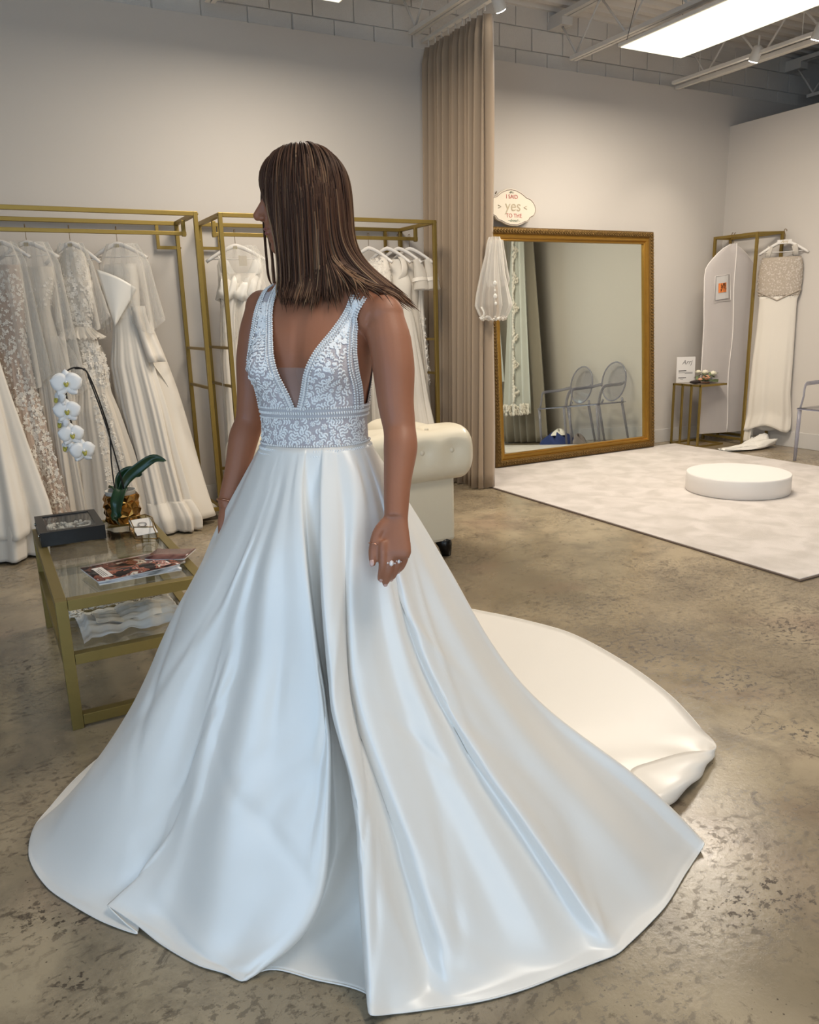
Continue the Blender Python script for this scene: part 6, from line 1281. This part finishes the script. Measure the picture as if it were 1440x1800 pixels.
def relax(P, i0, i1, n=10):
    'even out a run of points (or rows of points) where the chest meets the strap'
    P = list(P)
    for _ in range(n):
        Q = list(P)
        for i in range(max(1,i0), min(len(P)-1,i1)):
            Q[i] = [(a+b*2+c)/4 for a,b,c in zip(P[i-1],P[i],P[i+1])] if isinstance(P[i], list) else (P[i-1]+P[i]*2+P[i+1])/4
        P = Q
    return P
for NE, AE, s in ((NECK_L,ARM_L,1),(NECK_R,ARM_R,-1)):
    g_ = [[cup(k/26, i/40, OFF, NE, AE)[0] for k in range(27)] for i in range(41)]
    top = []
    for w_ in [j/14 for j in range(1,15)]:
        row = [strap_top(k/26, w_, OFF, s, NE, AE) for k in range(27)]
        if all(row): top.append([r_[0] for r_ in row])
    g_ += top
    bk = [[cup(k/26, i/40, OFF, [(l*1.0+.0*s,z) for l,z in NE], AE, back=True)[0] for k in range(27)] for i in range(40,-1,-1)]
    g_ += bk
    g_ = relax(g_, 27, 74, 12)
    MB().rings(g_, closed=False).build('strap_panel', sheer_b, woman)
    sides.append((NE,AE,s,g_))
# side skin is bare above the band; beaded tapes along every edge
beads = MB(); tape_m = mat('tape_net', (186,182,184), .8, 0, .2, sheen=.3)
def tape(pts, nrms, wd, parent_list, rows=3, r_=.0025, step=.0058):
    "flat woven tape with rows of small beads"
    P = pts; cum = [0]
    for i in range(1,len(P)): cum.append(cum[-1]+(P[i]-P[i-1]).length)
    n = max(2,int(cum[-1]/step))
    tp = []
    for i in range(n+1):
        t_ = cum[-1]*i/n; j = 0
        while j < len(cum)-2 and cum[j+1] < t_: j += 1
        k = (t_-cum[j])/max(1e-9,cum[j+1]-cum[j]); p = P[j].lerp(P[j+1],k); nn = nrms[j].lerp(nrms[j+1],k).normalized(); d = (P[j+1]-P[j]).normalized(); s_ = nn.cross(d).normalized()
        tp.append([p+s_*wd*u+nn*.0006 for u in (-.5,0,.5)])
        for q in range(rows):
            u = (q/(rows-1)-.5) if rows > 1 else 0
            odd = (i+q)%2
            beads.ball(p+s_*wd*u*1.0+nn*(.0016), (r_ if q in (0,rows-1) else r_*.8), 5)
        if i % 2 == 0:
            beads.ball(p+s_*wd*.62+nn*.001, r_*.75, 5); beads.ball(p-s_*wd*.62+nn*.001, r_*.75, 5)
    return MB().rings(tp, closed=False)
tapes = []
def ring_path(z, off): 
    q = [band_pt(2*pi*k/140, z, off) for k in range(141)]; return [a for a,b in q],[b for a,b in q]
for z in (1.008,1.020,1.092,1.104):
    P, Nn = ring_path(z, OFF+.001); tape(P, Nn, .010, tapes, 2).build('beaded_waist_band', tape_m, bod)
for NE, AE, s, g_ in sides:
    for E_, u0, du in ((NE,.0,1),(AE,1.0,-1)):
        for inset in (.02,.105):
            u = u0+du*inset
            P = []; Nn = []
            for i in range(41):
                l0,_ = edge_at(NE,i/40); l1,_ = edge_at(AE,i/40); wloc = max(.02,abs(l1-l0)); uu = u0+du*(inset*.105/ wloc if inset > .05 else .004/wloc)
                q = cup(uu, i/40, OFF+.001, NE, AE); P.append(q[0]); Nn.append(q[1])
            wloc = abs(NE[-1][0]-AE[-1][0]); uu = u0+du*(inset*.105/wloc if inset > .05 else .004/wloc)
            for w_ in [j/14 for j in range(1,15)]:
                q = strap_top(uu, w_, OFF+.001, s, NE, AE)
                if q: P.append(q[0]); Nn.append(q[1])
            for i in range(40,-1,-2):
                q = cup(uu, i/40, OFF+.001, NE, AE, back=True); P.append(q[0]); Nn.append(q[1])
            P = relax(P, 27, 66, 12)
            tape(P, Nn, .0085, tapes, 2 if inset > .05 else 3).build('beaded_edge', tape_m, bod)
beads.build('seed_beads', mat('seed_bead',(238,236,234),.25,0,.6,coat=.3), bod, kind='stuff')
# embroidered sprigs and flowers
emb = MB(); er = random.Random(11)
def petal_on(p, n, d, ln_, wd_, h=.0016):
    s_ = n.cross(d).normalized()
    V = [p, p+d*ln_*.3+s_*wd_*.8, p+d*ln_*.7+s_*wd_*.9, p+d*ln_, p+d*ln_*.7-s_*wd_*.9, p+d*ln_*.3-s_*wd_*.8, p+d*ln_*.5+n*h, p+d*ln_*.1+n*h*.3]
    V = [v+n*.0008 for v in V]
    emb.add(V, [(0,7,1),(1,7,6),(1,6,2),(2,6,3),(3,6,4),(4,6,5),(5,6,7),(5,7,0)])
def surf_fn(kind):
    if kind == 'band': return lambda u, v: band_pt(-1.35+2.9*u, 1.030+.052*v, OFF+.0005)
    NE, AE = (NECK_L,ARM_L) if kind == 'L' else (NECK_R,ARM_R)
    def f(u, v):
        l0,_ = edge_at(NE,v); l1,_ = edge_at(AE,v); wl = abs(l1-l0); m_ = min(.45,.017/wl)
        return cup(m_+(1-2*m_)*u, .02+.97*v, OFF+.0005, NE, AE)
    return f
def grow(f, W_, H_, n_sprig, n_flower):
    occ = []
    def free(u, v, r_):
        for (a,b,rr) in occ:
            if ((u-a)*W_)**2+((v-b)*H_)**2 < (r_+rr)**2: return False
        return True
    def axes(u, v):
        q = f(u,v); p, n = q; e = f(min(1,u+.02),v)[0]-f(max(0,u-.02),v)[0]; e = (e-n*e.dot(n)).normalized(); return p, n, e, n.cross(e) if (n.cross(e)).z > 0 else -(n.cross(e))
    tries = 0; k = 0
    while k < n_flower and tries < 4000:
        tries += 1; u, v = er.random(), er.random(); r_ = er.uniform(.006,.0088)
        if not free(u,v,r_*.9): continue
        p, n, e, g = axes(u,v); occ.append((u,v,r_)); k += 1; a0 = er.uniform(0,6)
        for j in range(7):
            a = a0+2*pi*j/7; d = e*cos(a)+g*sin(a); petal_on(p+d*r_*.25, n, d, r_*.78, r_*.30, .0022)
        emb.ball(p+n*.0022, r_*.30, 6)
    k = 0; tries = 0
    while k < n_sprig and tries < 6000:
        tries += 1; u, v = er.random(), er.random(); a = er.uniform(0,6.28); turn = er.uniform(-.22,.22); L_ = er.randint(3,7); pts = []; ok = True
        for j in range(L_):
            if not (0.0 <= u <= 1 and 0 <= v <= 1) or not free(u,v,.0034): break
            pts.append((u,v,a)); u += cos(a)*.0068/W_; v += sin(a)*.0068/H_; a += turn
        if len(pts) < 2: continue
        k += 1
        for (uu,vv,aa) in pts:
            p, n, e, g = axes(uu,vv); 
            for sg in (-1,1):
                q = aa+sg*.75; petal_on(p, n, e*cos(q)+g*sin(q), .0085, .0021)
            petal_on(p, n, e*cos(aa)+g*sin(aa), .0068, .0006, .0008)
        for (uu,vv,aa) in pts: occ.append((uu,vv,.0036))
grow(surf_fn('L'), .105, .235, 250, 24); grow(surf_fn('R'), .095, .235, 220, 18); grow(surf_fn('band'), .36, .052, 150, 20)
emb.build('floral_embroidery', thread, bod, kind='stuff')
# sheer insert at the bottom of the V
vi = [[cup_p for cup_p in [ (proj_front(l*(1-2*k/8), z, .002) or (Vector(),0))[0] for k in range(9)]] for l,z in [edge_at(NECK_L,i/14*.36) for i in range(15)]]
MB().rings(vi, closed=False).build('sheer_insert', sheer('skin_tulle',(176,150,140),.35), woman)
# ---------------------------------------------------------------- skirt
satin_g = mat('bridal_satin', (236,231,224), .48, 0, .6, sheen=.12, bump=.03, bscale=14, coat=.62)
satin_g.node_tree.nodes['Principled BSDF'].inputs['Coat Roughness'].default_value = .32; satin_g.node_tree.nodes['Principled BSDF'].inputs['Coat IOR'].default_value = 1.75
def cr(P0,P1,P2,P3,t): return .5*((2*P1)+(P2-P0)*t+(2*P0-5*P1+4*P2-P3)*t*t+(3*P1-P0-3*P2+P3)*t**3)
RB = np.array(RIBS, float)/1000.0
nr, npts, _ = RB.shape; SUB = 7; rowsN = 96
# resample down each rib
def resample(rb, n):
    out = np.zeros((n,3)); m = len(rb)-1; Q = np.vstack([2*rb[0]-rb[1], rb, 2*rb[-1]-rb[-2]])
    for i in range(n):
        t = i/(n-1)*m; k = min(int(t), m-1); t -= k; out[i] = cr(Q[k],Q[k+1],Q[k+2],Q[k+3],t)
    return out
RR = np.array([resample(rb, rowsN) for rb in RB])
cols = []
for k in range(nr):
    P0, P1, P2, P3 = RR[k-1], RR[k], RR[(k+1)%nr], RR[(k+2)%nr]
    for j in range(SUB):
        t = j/SUB
        # tame overshoot where the spacing is very uneven
        d1 = np.linalg.norm(P2-P1,axis=1,keepdims=True)+1e-6; d0 = np.linalg.norm(P1-P0,axis=1,keepdims=True)+1e-6; d2 = np.linalg.norm(P3-P2,axis=1,keepdims=True)+1e-6
        m1 = ((P1-P0)/d0+(P2-P1)/d1)*.5*d1*.9; m2 = ((P2-P1)/d1+(P3-P2)/d2)*.5*d1*.9
        h = (2*t**3-3*t**2+1)*P1+(t**3-2*t**2+t)*m1+(-2*t**3+3*t**2)*P2+(t**3-t**2)*m2
        cols.append(h)
SK = np.array(cols)        # (cols, rows, 3)
nc = len(SK)
# soft wrinkles travelling across the lower cloth
wr = random.Random(5)
nrmx = np.roll(SK,-1,0)-np.roll(SK,1,0); nrmz = np.gradient(SK,axis=1); NN = np.cross(nrmx,nrmz); NN /= np.linalg.norm(NN,axis=2,keepdims=True)+1e-9
U_, V_ = np.meshgrid(np.arange(nc)/nc, np.arange(rowsN)/(rowsN-1), indexing='ij')
dsp = np.zeros_like(U_)
for k in range(46):
    u0 = wr.uniform(0,.62); v0 = wr.uniform(.30,.92); L_ = wr.uniform(.05,.16); w_ = wr.uniform(.004,.010); sl = wr.uniform(-.35,.35); a = wr.uniform(.002,.0055)*wr.choice((-1,1,1))
    uu = U_-u0-sl*(V_-v0); dsp += a*np.exp(-(uu/w_)**2-((V_-v0)/L_)**2)
edge = np.clip((1-V_)/.04,0,1)
SK += NN*(dsp*edge)[:,:,None]
SK[:,:,2] = np.maximum(SK[:,:,2], .0022)
mb = MB(); mb.rings([[tuple(SK[c,r_]) for c in range(nc)] for r_ in range(rowsN)])
sk = mb.build('skirt', satin_g, woman, label='full white satin skirt with a long train')
md = sk.modifiers.new('solid','SOLIDIFY'); md.thickness = .0022; md.offset = -1
# stitched seam beside the big front fold, hem cord
def cord(pts, r_, name): MB().tube([Vector(p) for p in pts], r_, 6).build(name, satin_g, sk)
kc = int(28*SUB)
for kc_, nm_ in ((28,'front_seam'),(22,'pleat_edge')):
    c_ = kc_*SUB; MB().tube([Vector(SK[c_,r_])+Vector(NN[c_,r_])*.0012*(1 if (NN[c_,r_][1] < 0) else -1) for r_ in range(6,rowsN)], .0011, 6).build(nm_, satin_g, sk)
hem = [Vector(SK[c,rowsN-1])+Vector((0,0,.001)) for c in range(nc)]
for a_, b_ in ((0,34*SUB+1),(41*SUB,nc)): MB().tube(hem[a_:b_], .0019, 5).build('hem_cord', satin_g, sk)
# ---------------------------------------------------------------- hair: strands combed over the skull, falling with gravity
def hair():
    rg = np.random.RandomState(3); Nn = 5200; STEP = .0125; NS = 38
    c = np.array(HC); f = np.array(HF2); l = np.array(HL); u = np.array(HU)
    cen = c+(-.004*f+.040*u)*HS; rad = np.array([.105,.084,.101])*HS
    fc = c+(.030*f-.030*u)*HS; frad = np.array([.060,.066,.085])*HS
    # roots over the cap: direction on sphere
    out = []
    phi = rg.uniform(0,2*pi,Nn*3); cz = rg.uniform(-.35,1,Nn*3); sz = np.sqrt(1-cz**2)
    d = np.stack([sz*np.cos(phi), sz*np.sin(phi), cz],1)
    keep = (cz > .55-.0*d[:,0]) | ((d[:,0] < .35) & (cz > -.15)) | ((d[:,0] < -.1))
    keep &= ~((d[:,0] > .62) & (cz < .62)); d = d[keep][:Nn]; Nn = len(d)
    lay = rg.uniform(0,1,Nn)
    P = cen+((d*rad*.965)@np.stack([f,l,u]))
    side = np.sign(d[:,1]-.02); side[side == 0] = 1
    # initial heading: away from the parting, backwards/downwards
    head = (side[:,None]*l)*1.0+(-.22*f)[None]+0*u
    path = [P.copy()]; vel = head/np.linalg.norm(head,axis=1,keepdims=True)
    lift = (.003+.013*lay)[:,None]
    wob = rg.normal(0,1,(Nn,3))*.06
    back = np.clip((-d[:,0]-.25)/.5,0,1)[:,None]
    stray = np.where(rg.uniform(0,1,Nn) < .035, rg.uniform(0,.04,Nn), rg.uniform(-.012,.004,Nn))
    Lf = (rg.uniform(.90,1.03,Nn))
    for s in range(NS):
        vel = vel*.62+np.array([0,0,-1])*.38+wob*.10
        vel /= np.linalg.norm(vel,axis=1,keepdims=True)
        Q = path[-1]+vel*STEP
        # the back hair is drawn over her left shoulder blade
        dz = np.clip((1.50-Q[:,2:3])/.10,0,1); Q = Q+back*dz*np.array([.0062,-.0022,0])
        for cc, rr in ((cen,rad),(fc,frad)):
            r_ = Q-cc; loc = np.stack([r_@f,r_@l,r_@u],1); e = loc/(rr+lift*min(1,(s+.3)/6)); n = np.linalg.norm(e,axis=1,keepdims=True); ins = n < 1
            loc2 = np.where(ins, loc/np.maximum(n,1e-3), loc); Q = cc+loc2@np.stack([f,l,u])
        # the camera-side locks hang behind the profile, only a few wisps stray over it
        r_ = Q-c; fx = r_@f; zz = r_@u; lim = np.interp(zz,[-.20,-.08,-.03,.03,.08,.2],[.074,.068,.072,.090,.104,.13])+stray
        ex = np.maximum(0,fx-lim)[:,None]; Q = Q-ex*f*.6
        # keep clear of neck, shoulders and chest
        m_ = Q[:,2] < 1.47
        if m_.any():
            for i in np.nonzero(m_)[0]:
                loc_, nr_, ix, ds = bvh.find_nearest(Vector(Q[i]), .05)
                if loc_ is not None:
                    dd = (Vector(Q[i])-loc_).dot(nr_)
                    mn = .004+.016*lay[i]+(.0045 if Q[i,2] < 1.36 else 0)
                    if dd < mn: Q[i] = np.array(loc_+nr_*mn)
        vel2 = Q-path[-1]; vel = vel2/np.maximum(1e-6,np.linalg.norm(vel2,axis=1,keepdims=True)); Q = path[-1]+vel*STEP; path.append(Q)
    P = np.stack(path,1)     # N, NS+1, 3
    for _ in range(4): P[:,1:-1] = (P[:,:-2]+2*P[:,1:-1]+P[:,2:])/4
    # end height: long bob, ragged ends
    endz = 1.352+rg.normal(0,.012,Nn)+.010*lay
    fr = np.clip((d[:,0]-.1)/.5,0,1); endz += .010*fr
    V = []; Fc = []; cv = []
    tone = rg.choice(5,Nn,p=[.28,.30,.20,.14,.08]); clump = (np.sin(phi[:0].sum()) if 0 else 0)
    ang = np.arctan2(d[:,1],d[:,0]); streak = (np.sin(ang*19)+np.sin(ang*43+1)+rg.normal(0,.7,Nn))
    pal = [np.array(lin(c_)[:3]) for c_ in ((66,44,34),(96,68,52),(128,96,72),(158,126,96),(176,148,116))]
    mb_v = []; n0 = 0
    for i in range(Nn):
        pts = P[i]; k = np.nonzero(pts[:,2] < endz[i])[0]; e = k[0] if len(k) else len(pts)-1
        pts = pts[:max(4,e+1)]; m = len(pts)
        w_ = .0016*(.8+.5*rg.rand())
        tn = int(np.clip(1.3+streak[i]*.85,0,4)); cA = pal[max(0,tn-2)]; cB = pal[tn]
        for j in range(m):
            t = pts[min(j+1,m-1)]-pts[max(j-1,0)]; t /= np.linalg.norm(t)+1e-9
            s_ = np.cross(t,[.36,.93,0.05]); s_ /= np.linalg.norm(s_)+1e-9; b_ = np.cross(s_,t)
            ww = w_*(1 if j < m-3 else (m-1-j)/3*.9+.1)
            mb_v += [pts[j]-s_*ww, pts[j]+s_*ww*.2+b_*ww*.8, pts[j]+s_*ww]
            q = min(1,j/22); cv += [cA*(1-q)+cB*q]*3
        for j in range(m-1):
            a = n0+j*3; Fc += [(a,a+1,a+4,a+3),(a+1,a+2,a+5,a+4),(a+2,a,a+3,a+5)]
        n0 += m*3
    return mb_v, Fc, cv
hv, hf, hcol = hair()
hme = bpy.data.meshes.new('hair'); inv = wm(woman).inverted(); T0 = np.array([WCX,WCY,0]); hvn = np.array(hv)-T0
hme.from_pydata(hvn.tolist(), [], hf); hme.update(); hme.polygons.foreach_set('use_smooth',[True]*len(hf))
at = hme.color_attributes.new('strand','FLOAT_COLOR','POINT'); ca = np.ones((len(hvn),4)); ca[:,:3] = np.array(hcol); at.data.foreach_set('color', ca.ravel())
hm, nt, b = new_mat('hair_strands'); a_ = nt.nodes.new('ShaderNodeAttribute'); a_.attribute_name = 'strand'; nt.links.new(a_.outputs['Color'], b.inputs['Base Color'])
b.inputs['Roughness'].default_value = .5; b.inputs['Specular IOR Level'].default_value = .18
hme.materials.append(hm); ho = bpy.data.objects.new('hair', hme); col.objects.link(ho); ho.parent = woman; ho['kind'] = 'stuff'; ho['label'] = 'long straight brown hair with lighter streaks'

MB().ball(HC+HM @ (Vector((-.004,0,.040))*HS), (.103*HS,.0825*HS,.0985*HS), 28, M=HM).build('hair_base', mat('hair_root', (58,40,32), .75), woman)
